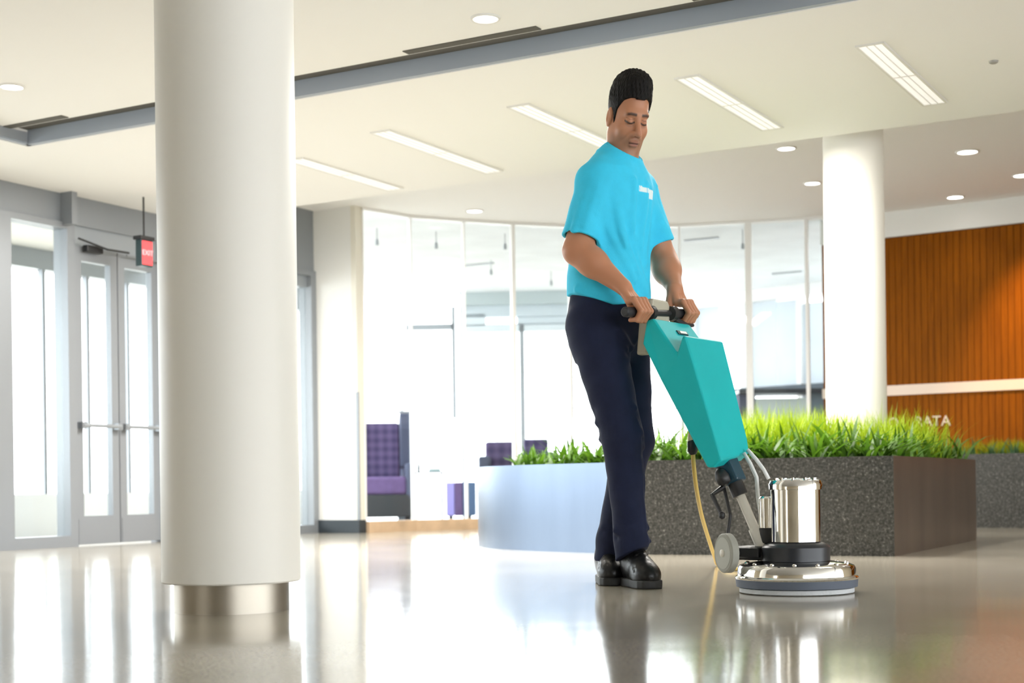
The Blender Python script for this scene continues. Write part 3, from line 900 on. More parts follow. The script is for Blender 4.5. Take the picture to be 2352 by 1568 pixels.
# bright fine grass behind: nobody could count its blades
def grass_bed(name, pts, hs, z, label, m, per=60, wid=0.006):
    V_, F_, S_ = [], [], []
    for p, h in zip(pts, hs):
        xy = RNG.normal(0, 0.05, (per, 2))+np.array(p)
        v, f, sh = blades(per, xy, 0.55*h, h, wid, 0.6, 4)
        o = len(V_); V_ += [(x, y, zz+z) for x, y, zz in v]; F_ += [tuple(i+o for i in q) for q in f]; S_ += sh
    o = bpy.data.objects.new(name, blade_mesh(name, V_, F_, S_, m)); COL.objects.link(o)
    return tag(o, label, 'grass', None, 'stuff')
gpts, ghs = [], []
for i in range(17):
    for j in range(8):
        u_ = (i+0.5)/17
        gpts.append(K0+fd*(0.20+(fl_-0.23)*u_+random.uniform(-.04, .04))+inw*(0.70+j*0.14+random.uniform(-.05, .05)))
        ghs.append((0.33+0.07*math.exp(-((u_-0.62)/0.3)**2))*random.uniform(.85, 1.1)*(0.9 if u_ < 0.15 and j < 3 else 1.12 if u_ < 0.35 and j > 2 else 1))
kp = [k for k, p in enumerate(gpts) if np.linalg.norm(p-c2[:2]) > 0.26]
gpts = [gpts[k] for k in kp]; ghs = [ghs[k] for k in kp]
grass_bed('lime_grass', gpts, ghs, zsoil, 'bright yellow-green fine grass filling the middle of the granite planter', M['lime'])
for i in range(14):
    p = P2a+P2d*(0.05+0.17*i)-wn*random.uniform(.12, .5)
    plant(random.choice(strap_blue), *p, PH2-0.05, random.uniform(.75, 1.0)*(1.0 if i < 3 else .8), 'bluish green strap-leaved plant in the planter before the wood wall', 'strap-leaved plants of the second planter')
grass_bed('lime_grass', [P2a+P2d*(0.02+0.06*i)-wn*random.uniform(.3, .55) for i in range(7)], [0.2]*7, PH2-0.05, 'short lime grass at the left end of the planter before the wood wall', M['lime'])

# lettering on the wood wall, its lower half behind the grass
for body, x0, x1, yy in (('O', 2044, 2060, 972), ('RATA', 2112, 2172, 968)):
    q0 = on_plane(x0, yy, WR0[:2]+wn*0.022, wn); q1 = on_plane(x1, yy, WR0[:2]+wn*0.022, wn)
    tt = text_mesh('wall_lettering', body, 0.115, M['pink_rail'], None, (q0+q1)/2, (wd[0], wd[1], 0), (0, 0, 1), 0.006)
    tt['label'] = 'pale raised letters on the wood wall above the grass, '+('nearest the column' if body == 'O' else 'right group'); tt['category'] = 'lettering'

# ------------------------------------------------------------------ lounge furniture
M['purple'] = None
def plaid():
    m, nt, b = new_mat('purple_plaid'); N, Lk = nt.nodes, nt.links
    tc = N.new('ShaderNodeTexCoord')
    wx = N.new('ShaderNodeTexWave'); wx.bands_direction = 'X'; wx.inputs['Scale'].default_value = 3.3
    wz = N.new('ShaderNodeTexWave'); wz.bands_direction = 'Z'; wz.inputs['Scale'].default_value = 3.3
    Lk.new(tc.outputs['Object'], wx.inputs['Vector']); Lk.new(tc.outputs['Object'], wz.inputs['Vector'])
    ad = N.new('ShaderNodeMath'); ad.operation = 'ADD'; Lk.new(wx.outputs['Fac'], ad.inputs[0]); Lk.new(wz.outputs['Fac'], ad.inputs[1])
    r = N.new('ShaderNodeValToRGB'); e = r.color_ramp.elements
    e[0].position = 0.1; e[0].color = (0.055, 0.042, 0.115, 1); e[1].position = 0.95; e[1].color = (0.13, 0.10, 0.21, 1)
    hv = N.new('ShaderNodeMath'); hv.operation = 'MULTIPLY'; hv.inputs[1].default_value = 0.5
    Lk.new(ad.outputs[0], hv.inputs[0]); Lk.new(hv.outputs[0], r.inputs['Fac']); Lk.new(r.outputs['Color'], b.inputs['Base Color'])
    b.inputs['Roughness'].default_value = 0.85
    return m
M['purple'] = plaid()
M['seat_purple'] = mat('purple_fabric', (0.13, 0.085, 0.21), 0.85, var=0.1, scale=15)
M['blue_grey_cloth'] = mat('blue_grey_fabric', (0.07, 0.085, 0.14), 0.8)
M['chair_dark'] = mat('dark_leather', (0.03, 0.035, 0.04), 0.5)

def local_box(mb, base, x0, x1, y0, y1, z0, z1, tilt=0.0, zp=0.0, rot=0.0):
    c, s = math.cos(rot), math.sin(rot)
    bx = MB().box(x0, x1, y0, y1, z0, z1)
    vs = []
    for v in bx.v:
        x, y, z = v
        y += tilt*(z-zp)
        vs.append((base[0]+c*x-s*y, base[1]+s*x+c*y, base[2]+z))
    return mb.add(vs, bx.f)
def chair_at(px, py, label, w_=0.30, depth=None):
    b = on_z(px, py, 0.0) if depth is None else at(px, py, depth)
    b[2] = 0
    t = thing('wingback_chair', label, 'chair', b, 0.12)
    R_ = 0.12
    lb = lambda *a, **k: local_box(MB(), b, *a, rot=R_, **k)
    obj('seat', lb(-w_, w_, -0.34, 0.20, 0.27, 0.46), M['seat_purple'], t, bevel=0.035, bseg=3)
    obj('backrest', lb(-w_+.02, w_-.05, 0.10, 0.24, 0.44, 1.05, tilt=0.10, zp=0.44), M['purple'], t, bevel=0.03, bseg=3)
    obj('plinth', lb(-w_-.03, w_+.05, -0.34, 0.26, 0.03, 0.27), M['chair_dark'], t, bevel=0.015)
    for sgn in (-1, 1):
        x0, x1 = (w_-.01, w_+.085) if sgn > 0 else (-w_-.085, -w_+.01)
        obj('armrest', lb(x0, x1, -0.34, 0.24, 0.20, 0.60), M['blue_grey_cloth'], t, bevel=0.03, bseg=3)
        wg = MB()
        prof = [(0.30, 0.55), (0.02, 0.56), (-0.02, 0.80), (-0.06, 0.98), (-0.02, 1.14), (0.10, 1.16), (0.34, 1.10)]
        xa, xb = (w_-.05, w_+.07) if sgn > 0 else (-w_-.07, -w_+.05)
        n = len(prof); vs = []
        for x in (xa, xb):
            for (y, z) in prof:
                y2 = y
                vs.append((b[0]+math.cos(R_)*x-math.sin(R_)*y2, b[1]+math.sin(R_)*x+math.cos(R_)*y2, z))
        wg.add(vs, [tuple(range(n)), tuple(range(2*n-1, n-1, -1))]+[(i, n+i, n+(i+1) % n, (i+1) % n) for i in range(n)])
        fixn(obj('wing', wg, M['blue_grey_cloth'], t, bevel=0.015))
        for yy in (-0.30, 0.20):
            lg = MB(); x = sgn*(w_+.02)
            p0 = np.array([b[0]+math.cos(R_)*x-math.sin(R_)*yy, b[1]+math.sin(R_)*x+math.cos(R_)*yy, 0])
            lg.tube([p0, p0+np.array([0, 0, 0.14])], [0.016, 0.028], 10); obj('leg', lg, M['chair_dark'], t)
    return t
chair_at(868, 1193, 'purple tufted wingback armchair behind the glass, beside the white pier')
# sofa back behind the planter
def sofa(px0, px1, ytop, depth, label, pale=True):
    c = at((px0+px1)/2, 1100, depth); hw = (px1-px0)/2/FPX*depth; zt = float(at(px0, ytop, depth)[2])
    t = thing('sofa', label, 'sofa', (c[0], c[1], 0))
    b = (c[0], c[1], 0)
    bk_ = MB(); local_box(bk_, b, -hw, hw, 0.30, 0.46, 0.3, zt); obj('backrest', bk_, M['purple'], t, bevel=0.02)
    st = MB(); local_box(st, b, -hw, hw, -0.25, 0.30, 0.16, 0.40); obj('seat', st, M['seat_purple'], t, bevel=0.03)
    for s in (-1, 1):
        a = MB(); local_box(a, b, s*hw-.05, s*hw+.05, -0.25, 0.44, 0.12, zt-0.14); obj('armrest', a, M['blue_grey_cloth'], t, bevel=0.02)
        for y in (-.2, .4):
            l = MB(); l.tube([(c[0]+s*(hw-.05), c[1]+y, 0), (c[0]+s*(hw-.05), c[1]+y, .16)], .02, 8); obj('leg', l, M['chair_dark'], t)
    return t
sofa(1114, 1192, 1012, 12.9, 'purple plaid sofa seen over the left end of the planter')
sofa(1205, 1262, 1006, 14.2, 'purple sofa further back, mostly hidden by the planter plants')
# ottoman of three tones
ob = on_z(1056, 1192, 0.0); sc_ = ob[1]/FPX
t = thing('ottoman', 'square purple and blue patchwork ottoman left of the planter steel end', 'ottoman', (ob[0], ob[1], 0))
for (x0, x1, mm) in ((1025, 1045, mat('lavender_fabric', (0.36, 0.33, 0.75), 0.8)), (1045, 1064, M['seat_purple']), (1064, 1092, mat('slate_blue_fabric', (0.08, 0.14, 0.26), 0.8))):
    m = MB(); m.box(ob[0]+(x0-1056)*sc_, ob[0]+(x1-1056)*sc_, ob[1]-0.02, ob[1]+0.45, 0.035, 85*sc_); obj('panel', m, mm, t, bevel=0.012)
for dx in (-.1, .1):
    for dy in (.05, .38):
        l = MB(); l.box(ob[0]+dx-.015, ob[0]+dx+.015, ob[1]+dy-.015, ob[1]+dy+.015, 0, 0.04); obj('leg', l, M['chair_dark'], t)
# side table with things on it
tb = on_z(985, 1192, 0.0); sc_ = tb[1]/FPX; zt = 110*sc_
t = thing('side_table', 'small pale side table with thin legs between the armchair and the ottoman', 'table', (tb[0], tb[1], 0))
m = MB(); m.box(tb[0]-36*sc_, tb[0]+36*sc_, tb[1]-.12, tb[1]+.25, zt-.02, zt); obj('tabletop', m, M['alu_light'], t, bevel=.004)
for dx in (-30, 30):
    for dy in (-.09, .22):
        l = MB(); l.tube([(tb[0]+dx*sc_, tb[1]+dy, 0), (tb[0]+dx*sc_, tb[1]+dy, zt-.02)], .007, 8); obj('leg', l, M['alu_light'], t)
m = MB(); m.box(tb[0]+2*sc_, tb[0]+28*sc_, tb[1]-.08, tb[1]+.12, zt, zt+.03)
tag(obj('book', m, mat('grey_green_cover', (0.30, 0.42, 0.42), .6), bevel=.003), 'grey green book lying on the pale side table', 'book')
m = MB(); m.lathe((tb[0]-22*sc_, tb[1]+.02, zt), [(0.016, 0), (0.02, .04), (0.012, .09), (0.009, .15), (0.011, .155)], 16)
tag(obj('vase', m, mat('vase_grey', (0.45, 0.46, 0.47), .4), smooth=True), 'slim grey vase standing on the pale side table', 'vase')
# low pale-blue cabinet behind the armchair
cb = at(930, 1100, 16.23); sc_ = 16.23/FPX
t = thing('cabinet', 'low pale blue cabinet behind the armchair', 'cabinet', (cb[0], cb[1], 0))
zt = float(at(930, 1020, 16.23)[2])
m = MB(); m.box(cb[0]-18*sc_, cb[0]+14*sc_, cb[1], cb[1]+.1, 0, zt); obj('body', m, mat('pale_blue_panel', (0.55, 0.66, 0.74), .5), t, bevel=.006)
m = MB(); m.box(cb[0]-20*sc_, cb[0]+16*sc_, cb[1]-.015, cb[1]+.11, zt, zt+.03); obj('worktop', m, M['alu'], t)
m = MB(); m.box(cb[0]-16*sc_, cb[0]+12*sc_, cb[1]-.012, cb[1], .05, zt-.03); obj('door', m, mat('pale_blue_door', (0.60, 0.70, 0.77), .5), t)
# thin rails in the lounge
for (x0, x1, yy, d, lab) in ((838, 943, 946, 15.6, 'thin grey rail behind the armchair'), (1312, 1570, 937, 15.9, 'thin grey rail in the lounge behind the legs of the man')):
    t = thing('rail', lab, 'rail', at((x0+x1)/2, 1100, d)*np.array([1, 1, 0]))
    m = MB(); m.tube([at(x0, yy, d), at(x1, yy, d)], .014, 8); obj('bar', m, M['alu'], t)
    for k in range(3 if x1-x0 > 150 else 2):
        x = x0+(x1-x0)*(k/(2 if x1-x0 > 150 else 1)); p = at(x, yy, d); m = MB(); m.tube([(p[0], p[1], 0), p], .012, 8); obj('post', m, M['alu_light'], t)
# pendant spots in the lounge
for (px, py, d, lab) in ((866, 556, 12.2, 'small pendant spot at the left end of the lounge, by the pier'), (1002, 564, 12.4, 'small pendant spot, second from the left in the lounge'), (1160, 566, 12.55, 'small pendant spot, third from the left, near the white mullion'),
                         (1128, 625, 14.0, 'small pendant spot hanging lower and further back, left of the mullion'), (1266, 650, 14.8, 'small pendant spot just left of the elbow of the man'), (1706, 565, 12.5, 'small pendant spot above the tank of the machine')):
    p = at(px, py, d)
    t = thing('pendant_spot', lab, 'pendant light', p, 0, 'pendant spots of the lounge')
    m = MB(); m.lathe(p, [(0.012, -0.025), (0.015, -0.022), (0.013, 0.015), (0.005, 0.03)], 16); obj('shade', m, M['alu_light'], t, smooth=True)
    m = MB(); m.tube([p+np.array([0, 0, .028]), np.array([p[0], p[1], ZF])], .004, 6); obj('cord', m, M['alu_light'], t)
for (px, py, lab) in ((1612, 548, 'dark slot vent in the lounge ceiling nearest the left arm of the man'), (1808, 625, 'dark slot vent in the lounge ceiling, further back near the column'), (1100, 606, 'faint slot vent in the lounge ceiling above the far doors')):
    q = on_z(px, py, ZF-.006); m = MB(); m.wbox(q-V*.0, V, -0.16, 0.16, ZF-.016, ZF-.004, -.02, .02)
    tag(obj('slot_diffuser', m, M['alu_light']), lab, 'air vent')
# counter with dark panels in the lounge, right
cp = at(1800, 1000, 13.6); 
t = thing('counter', 'grey blue counter seen between the grass and the white window frame', 'counter', (cp[0], cp[1], 0))
for (x0, x1, y0, mm) in ((1698, 1735, 906, M['blue_grey_cloth']), (1862, 1960, 894, mat('slate_panel', (0.12, 0.17, 0.21), .5)), (1735, 1862, 915, mat('pale_green_glass', (0.50, 0.60, 0.60), .3))):
    a, b_ = at(x0, y0, 13.6), at(x1, y0, 13.6); m = MB(); m.box(a[0], b_[0], 13.6, 14.0, 0, a[2]); obj('front_panel', m, mm, t)
a, b_ = at(1696, 902, 13.6), at(1962, 902, 13.6); m = MB(); m.box(a[0], b_[0], 13.55, 14.05, a[2]-.01, a[2]+.03); obj('worktop', m, M['dark_base'], t)

# ------------------------------------------------------------------ frame shared by the man and the machine
_c0 = at(1397, 690, 5.03)
C0 = np.array([_c0[0], _c0[1], 0.0])
PHI = math.radians(54.4)
LX = np.array([math.cos(PHI), math.sin(PHI), 0]); FX = np.array([math.sin(PHI), -math.cos(PHI), 0]); ZX = np.array([0, 0, 1.0])
def bw(l, f, z): return C0+LX*l+FX*f+ZX*z            # man's left, forward, up -> world

# ------------------------------------------------------------------ floor machine
M['chrome'] = mat('chrome', (0.80, 0.79, 0.77), 0.06, 1.0)
M['teal'] = mat('teal_plastic', (0.008, 0.47, 0.49), 0.55, var=0.04, scale=6, spec=0.25)
M['teal_dark'] = mat('teal_slot', (0.005, 0.05, 0.06), 0.5)
M['beige'] = mat('beige_housing', (0.50, 0.46, 0.36), 0.5)
M['grip'] = mat('grip_rubber', (0.020, 0.021, 0.026), 0.5)
M['tube_white'] = mat('white_tube', (0.74, 0.71, 0.63), 0.35)
M['wheel_grey'] = mat('wheel_grey', (0.33, 0.33, 0.29), 0.7)
M['brush'] = mat('brush_blue_grey', (0.10, 0.12, 0.16), 0.6)
M['pad'] = mat('pale_pad', (0.62, 0.64, 0.66), 0.8, bump=0.3, scale=80)
M['clear_tube'] = mat('clear_hose', (0.75, 0.78, 0.78), 0.2)
MF = 0.682                                            # forward place of the base
mb_ = bw(0, MF, 0)
mach = thing('floor_machine', 'teal and chrome floor polishing machine pushed by the man in blue', 'floor polisher', mb_, 0)
def lat(name, f, prof, m, l=0.0, seg=72, parent=mach, **k):
    q = MB(); q.lathe(bw(l, f, 0), prof, seg); return obj(name, q, m, parent, auto=35, **k)
lat('pad', MF, [(0.165, 0.0), (0.178, 0.003), (0.178, 0.016), (0.165, 0.018)], M['pad'])
lat('brush', MF, [(0.17, 0.016), (0.188, 0.02), (0.190, 0.044), (0.178, 0.048)], M['brush'])
lat('skirt', MF, [(0.182, 0.042), (0.190, 0.044), (0.192, 0.049), (0.189, 0.053), (0.184, 0.055), (0.183, 0.078), (0.178, 0.086), (0.165, 0.091), (0.12, 0.098), (0.09, 0.10)], M['chrome'])
for k in range(14):                                    # bolt heads round the skirt
    an = 2*math.pi*k/14
    q = MB(); c = bw(0, MF, 0.088)+0.158*np.array([math.cos(an), math.sin(an), 0]); q.lathe(c, [(0.007, 0), (0.007, 0.006), (0.003, 0.009)], 8)
    obj('bolt', q, M['chrome'], mach)
lat('gearbox', MF, [(0.095, 0.096), (0.105, 0.10), (0.106, 0.142), (0.10, 0.15), (0.085, 0.156), (0.07, 0.160)], mat('gearbox_black', (0.015, 0.018, 0.025), 0.35))
lat('motor', MF, [(0.070, 0.158), (0.078, 0.16), (0.078, 0.322)], M['chrome'])
lat('motor_cap', MF, [(0.078, 0.322), (0.083, 0.323), (0.084, 0.340), (0.078, 0.352), (0.05, 0.357), (0.02, 0.358)], M['chrome'])
for k in range(10):
    an = 2*math.pi*k/10
    q = MB(); c = bw(0, MF, 0.352)+0.062*np.array([math.cos(an), math.sin(an), 0]); q.lathe(c, [(0.005, 0), (0.005, 0.008)], 8); obj('cap_bolt', q, M['chrome'], mach)
lat('capacitor', MF-0.105, [(0.024, 0.20), (0.026, 0.202), (0.026, 0.296), (0.02, 0.302)], M['chrome'], l=0.012, seg=32)
lat('capacitor_foot', MF-0.105, [(0.02, 0.15), (0.028, 0.155), (0.028, 0.20), (0.02, 0.203)], M['black'], l=0.012, seg=24)
q = MB(); q.obox(bw(0, MF-0.12, 0.122), LX*0.045, FX*0.07, ZX*0.022); obj('pivot_bracket', q, M['black'], mach, bevel=0.006)
q = MB(); q.tube([bw(-0.125, 0.505, 0.122), bw(0.06, 0.515, 0.122)], 0.011, 12); obj('axle', q, M['black'], mach)
q = MB(); q.obox(bw(-0.05, MF-0.15, 0.125), LX*0.012, FX*0.05, ZX*0.016); obj('axle_arm', q, M['black'], mach, bevel=0.004)
# transport wheel on the near side
wc = bw(-0.130, 0.506, 0.126); wx = LX*0.85+FX*0.60; wx = wx/np.linalg.norm(wx)
q = MB(); q.lathe(wc, [(0.045, -0.014), (0.058, -0.014), (0.0625, -0.010), (0.0625, 0.010), (0.058, 0.014), (0.03, 0.014)], 40, axis=wx)
wo_ = obj('wheel', q, M['wheel_grey'], mach, auto=35)
q = MB(); q.lathe(wc-wx*0.014, [(0.050, -0.001), (0.050, 0.002)], 32, axis=wx); obj('hub_face', q, mat('hub_grey', (0.42, 0.42, 0.37), 0.6), wo_, auto=35)
q = MB(); q.lathe(wc-wx*0.014, [(0.004, -0.008), (0.012, -0.005), (0.013, 0.004)], 16, axis=wx); obj('hub_cap', q, M['tube_white'], wo_, smooth=True)

# handle axis in the (forward, up) plane
A_ = np.array([0.562, 0.150]); T_ = np.array([0.205, 0.925])
ax2 = (T_-A_); AL = np.linalg.norm(ax2); ax2 = ax2/AL; nx2 = np.array([ax2[1], -ax2[0]])   # normal towards the front
def hp(l, s, n):                                       # along the handle axis
    q = A_+ax2*s+nx2*n
    return bw(l, q[0], q[1])
q = MB(); q.tube([hp(0, -0.02, 0), hp(0, 0.24, 0)], 0.0155, 16); obj('handle_tube', q, M['tube_white'], mach, auto=40)
q = MB(); q.tube([hp(0, -0.02, 0), hp(0, 0.055, 0)], 0.021, 16); obj('tube_socket', q, M['tube_white'], mach, auto=40)
q = MB(); q.tube([hp(0, 0.17, 0), hp(0, 0.24, 0)], 0.026, 16); obj('collar', q, M['black'], mach, auto=40)
q = MB(); q.tube([hp(0, 0.28, 0), hp(0, 0.78, -0.005)], 0.017, 12); obj('upper_tube', q, M['tube_white'], mach, auto=40)
q = MB(); q.obox(hp(0.0, 0.26, 0.0), LX*0.035, (hp(0, 0, 1)-hp(0, 0, 0))*0.03, (hp(0, 1, 0)-hp(0, 0, 0))*0.045); obj('tank_bracket', q, mat('bracket_blue', (0.01, 0.05, 0.08), 0.4), mach, bevel=0.008)
q = MB(); q.lathe(hp(-0.045, 0.245, -0.012), [(0.008, -0.03), (0.022, -0.022), (0.024, 0.0), (0.016, 0.02), (0.006, 0.03)], 16, axis=hp(0, 1, 0)-hp(0, 0, 0)); obj('release_knob', q, M['black'], mach, smooth=True)
q = MB(); q.tube([hp(-0.02, 0.23, -0.03), bw(-0.09, 0.50, 0.245), bw(-0.115, 0.498, 0.155), bw(-0.118, 0.503, 0.125)], 0.0055, 10); obj('release_rod', q, M['black'], mach)
q = MB(); q.tube([hp(-0.03, 0.215, -0.03), hp(-0.075, 0.20, -0.055), bw(-0.10, 0.475, 0.245)], [0.010, 0.008, 0.006], 10); obj('release_lever', q, M['black'], mach)
q = MB(); q.lathe(bw(-0.10, 0.475, 0.245), [(0.003, -0.014), (0.010, -0.008), (0.010, 0.006), (0.003, 0.012)], 12); obj('lever_knob', q, M['black'], mach, smooth=True)

# solution tank: side outline (s along the axis, n to the front), wide across the machine
side = [(0.268, 0.005), (0.278, 0.040), (0.35, 0.052), (0.685, 0.104), (0.697, 0.097), (0.655, 0.052), (0.800, 0.022), (0.806, -0.005), (0.742, -0.046), (0.60, -0.040), (0.278, -0.018)]
def tank_mesh():
    q = MB(); n = len(side); vs = []; wtop, wbot = 0.132, 0.110
    cols = [-1, 1]
    for sg in cols:
        for (s, nn) in side:
            w_ = wbot+(wtop-wbot)*min(1, max(0, (s-0.273)/0.45))
            if s > 0.79: w_ *= 0.93
            s2 = s+(0.028 if (s < 0.30 and sg > 0) else 0)
            vs.append(hp(sg*w_, s2, nn))
    fs = [tuple(range(n)), tuple(range(2*n-1, n-1, -1))]+[(i, n+i, n+(i+1) % n, (i+1) % n) for i in range(n)]
    q.add(vs, fs); return q
tank = fixn(obj('tank', tank_mesh(), M['teal'], mach, bevel=0.012, bseg=3))
for p_ in tank.data.polygons: p_.use_smooth = False
# raised right shoulder of the tank front and the slot handle
nd = hp(0, 0, 1)-hp(0, 0, 0); sdv = hp(0, 1, 0)-hp(0, 0, 0)
p0, p1 = np.array([0.655, 0.052]), np.array([0.800, 0.022])
dsl = p1-p0; dsl = dsl/np.linalg.norm(dsl); nsl = np.array([dsl[1], -dsl[0]]); 
if nsl[1] < 0: nsl = -nsl
mid = p0*0.35+p1*0.65
q = MB(); q.obox(hp(0.012, mid[0]+nsl[0]*.001, mid[1]+nsl[1]*.001), LX*0.034, sdv*dsl[0]*0.0085+nd*dsl[1]*0.0085, sdv*nsl[0]*0.003+nd*nsl[1]*0.003); sh_ = obj('handle_slot', q, M['teal_dark'], tank, bevel=0.002)
q = MB(); q.obox(hp(0.014, mid[0]+nsl[0]*.004, mid[1]+nsl[1]*.004), LX*0.022, sdv*dsl[0]*0.005+nd*dsl[1]*0.005, sdv*nsl[0]*0.002+nd*nsl[1]*0.002); obj('slot_lip', q, M['tube_white'], tank, bevel=0.001)
# water hoses under the tank
q = MB(); q.tube([hp(0.045, 0.30, 0.05), hp(0.048, 0.26, 0.055), hp(0.05, 0.21, 0.055), hp(0.035, 0.15, 0.04), hp(0.02, 0.09, 0.03)], 0.0065, 10); obj('hose', q, M['clear_tube'], mach, smooth=True)
q = MB(); q.tube([hp(0.07, 0.31, 0.055), hp(0.078, 0.27, 0.066), hp(0.088, 0.23, 0.072), hp(0.09, 0.195, 0.074)], 0.0065, 10); obj('hose', q, M['clear_tube'], mach, smooth=True)
# switch housing and grips
hc_ = np.array([0.205, 0.925])
q = MB(); prof = [(-0.062, 0.055), (0.04, 0.055), (0.06, 0.03), (0.045, -0.05), (-0.035, -0.13), (-0.07, -0.13), (-0.075, -0.02)]
n = len(prof); vs = []
for ff in (0.212, 0.168):
    for (l, z) in prof: vs.append(bw(l, ff+ (-0.02 if z < -0.1 else 0), 0.905+z))
q.add(vs, [tuple(range(n)), tuple(range(2*n-1, n-1, -1))]+[(i, n+i, n+(i+1) % n, (i+1) % n) for i in range(n)])
fixn(obj('switch_housing', q, M['beige'], mach, bevel=0.008))
GR, GF = bw(-0.155, 0.205, 0.905), bw(0.145, 0.215, 0.925)       # grip centres
gd = (GF-GR)/np.linalg.norm(GF-GR)
q = MB(); q.tube([GR+gd*0.05, GF-gd*0.05], 0.011, 12); obj('handle_bar', q, M['black'], mach, auto=40)
q = MB(); q.tube([GR-gd*0.075, GR-gd*0.07, GR+gd*0.075], [0.012, 0.017, 0.0165], 16); obj('grip', q, M['grip'], mach, auto=40)
q = MB(); q.tube([GF-gd*0.075, GF+gd*0.07, GF+gd*0.075], [0.0165, 0.017, 0.012], 16); obj('grip', q, M['grip'], mach, auto=40)
q = MB(); q.lathe(GR+gd*0.082, [(0.012, -0.014), (0.024, -0.01), (0.024, 0.01), (0.012, 0.014)], 20, axis=gd); obj('grip_collar', q, M['black'], mach, auto=40)
q = MB(); q.lathe(GF-gd*0.080, [(0.012, -0.02), (0.024, -0.016), (0.024, 0.012), (0.012, 0.016)], 20, axis=gd); obj('grip_collar', q, M['black'], mach, auto=40)
q = MB(); q.tube([GF-gd*0.06+FX*0.0-ZX*0.02, GF-gd*0.02+FX*0.02-ZX*0.042, GF+gd*0.02+FX*0.02-ZX*0.040], [0.010, 0.009, 0.006], 10); obj('trigger', q, M['black'], mach)
q = MB(); q.tube([GR+gd*0.085-ZX*0.02, GR+gd*0.09-ZX*0.045+FX*0.01, GR+gd*0.093-ZX*0.058+FX*0.012], [0.012, 0.009, 0.004], 10); obj('trigger', q, M['black'], mach)

# power cord: orange pigtail, black connector, yellow cord to the floor
def smooth_path(pts, n=8):
    pts = [np.array(p, float) for p in pts]; out = []
    for i in range(len(pts)-1):
        p0, p1, p2, p3 = pts[max(i-1, 0)], pts[i], pts[i+1], pts[min(i+2, len(pts)-1)]
        for k in range(n):
            t = k/n
            out.append(0.5*((2*p1)+(-p0+p2)*t+(2*p0-5*p1+4*p2-p3)*t*t+(-p0+3*p1-3*p2+p3)*t**3))
    return out+[pts[-1]]
fl1 = on_z(1648, 1296, 0.008)
cp_ = [at(1566, 930, 4.93), at(1578, 958, 4.92), at(1587, 985, 4.92), at(1590, 1003, 4.92)]
cd = thing('power_cord', 'yellow power cord hanging beside the teal tank and reaching the floor', 'cord', fl1*np.array([1, 1, 0]))
q = MB(); q.tube(smooth_path(cp_), 0.011, 10); obj('pigtail', q, mat('cord_orange', (0.62, 0.24, 0.015), 0.5), cd, smooth=True)
q = MB(); q.tube([at(1590, 996, 4.92), at(1590, 1014, 4.92)], 0.015, 12); obj('plug', q, mat('plug_pale', (0.70, 0.60, 0.40), 0.5), cd, auto=40)
q = MB(); q.tube([at(1590, 1010, 4.92), at(1591, 1014, 4.92), at(1591, 1036, 4.92), at(1592, 1044, 4.92)], [0.015, 0.018, 0.017, 0.010], 14); obj('connector', q, M['black'], cd, auto=40)
path = [at(1591.5, 1040, 4.92), at(1594, 1075, 4.94), at(1600, 1125, 5.02), at(1612, 1185, 5.25), at(1630, 1245, 5.6), at(1641, 1278, 5.95), fl1, on_z(1668, 1304, 0.008), on_z(1700, 1306, 0.008), on_z(1760, 1298, 0.008), on_z(1850, 1296, 0.008)]
q = MB(); q.tube(smooth_path(path), 0.0075, 10); obj('cable', q, mat('cord_yellow', (0.72, 0.52, 0.14), 0.5), cd, smooth=True)

# ------------------------------------------------------------------ the man
man = thing('person', 'man in a turquoise t-shirt and dark navy trousers pushing the floor machine, looking down', 'person', C0, PHI)
def P_(l, f, z): return np.array([l, -f, z])           # man's frame: x his left, y backwards, z up

SH_R, SH_L = P_(-0.127, 0.035, 1.356), P_(0.152, 0.035, 1.375)
EL_R, EL_L = P_(-0.196, 0.005, 1.122), P_(0.215, 0.095, 1.125)
HD_R, HD_L = P_(-0.155, 0.205, 0.905), P_(0.145, 0.215, 0.925)     # grip centres
NECK0 = P_(0, 0.056, 1.415)

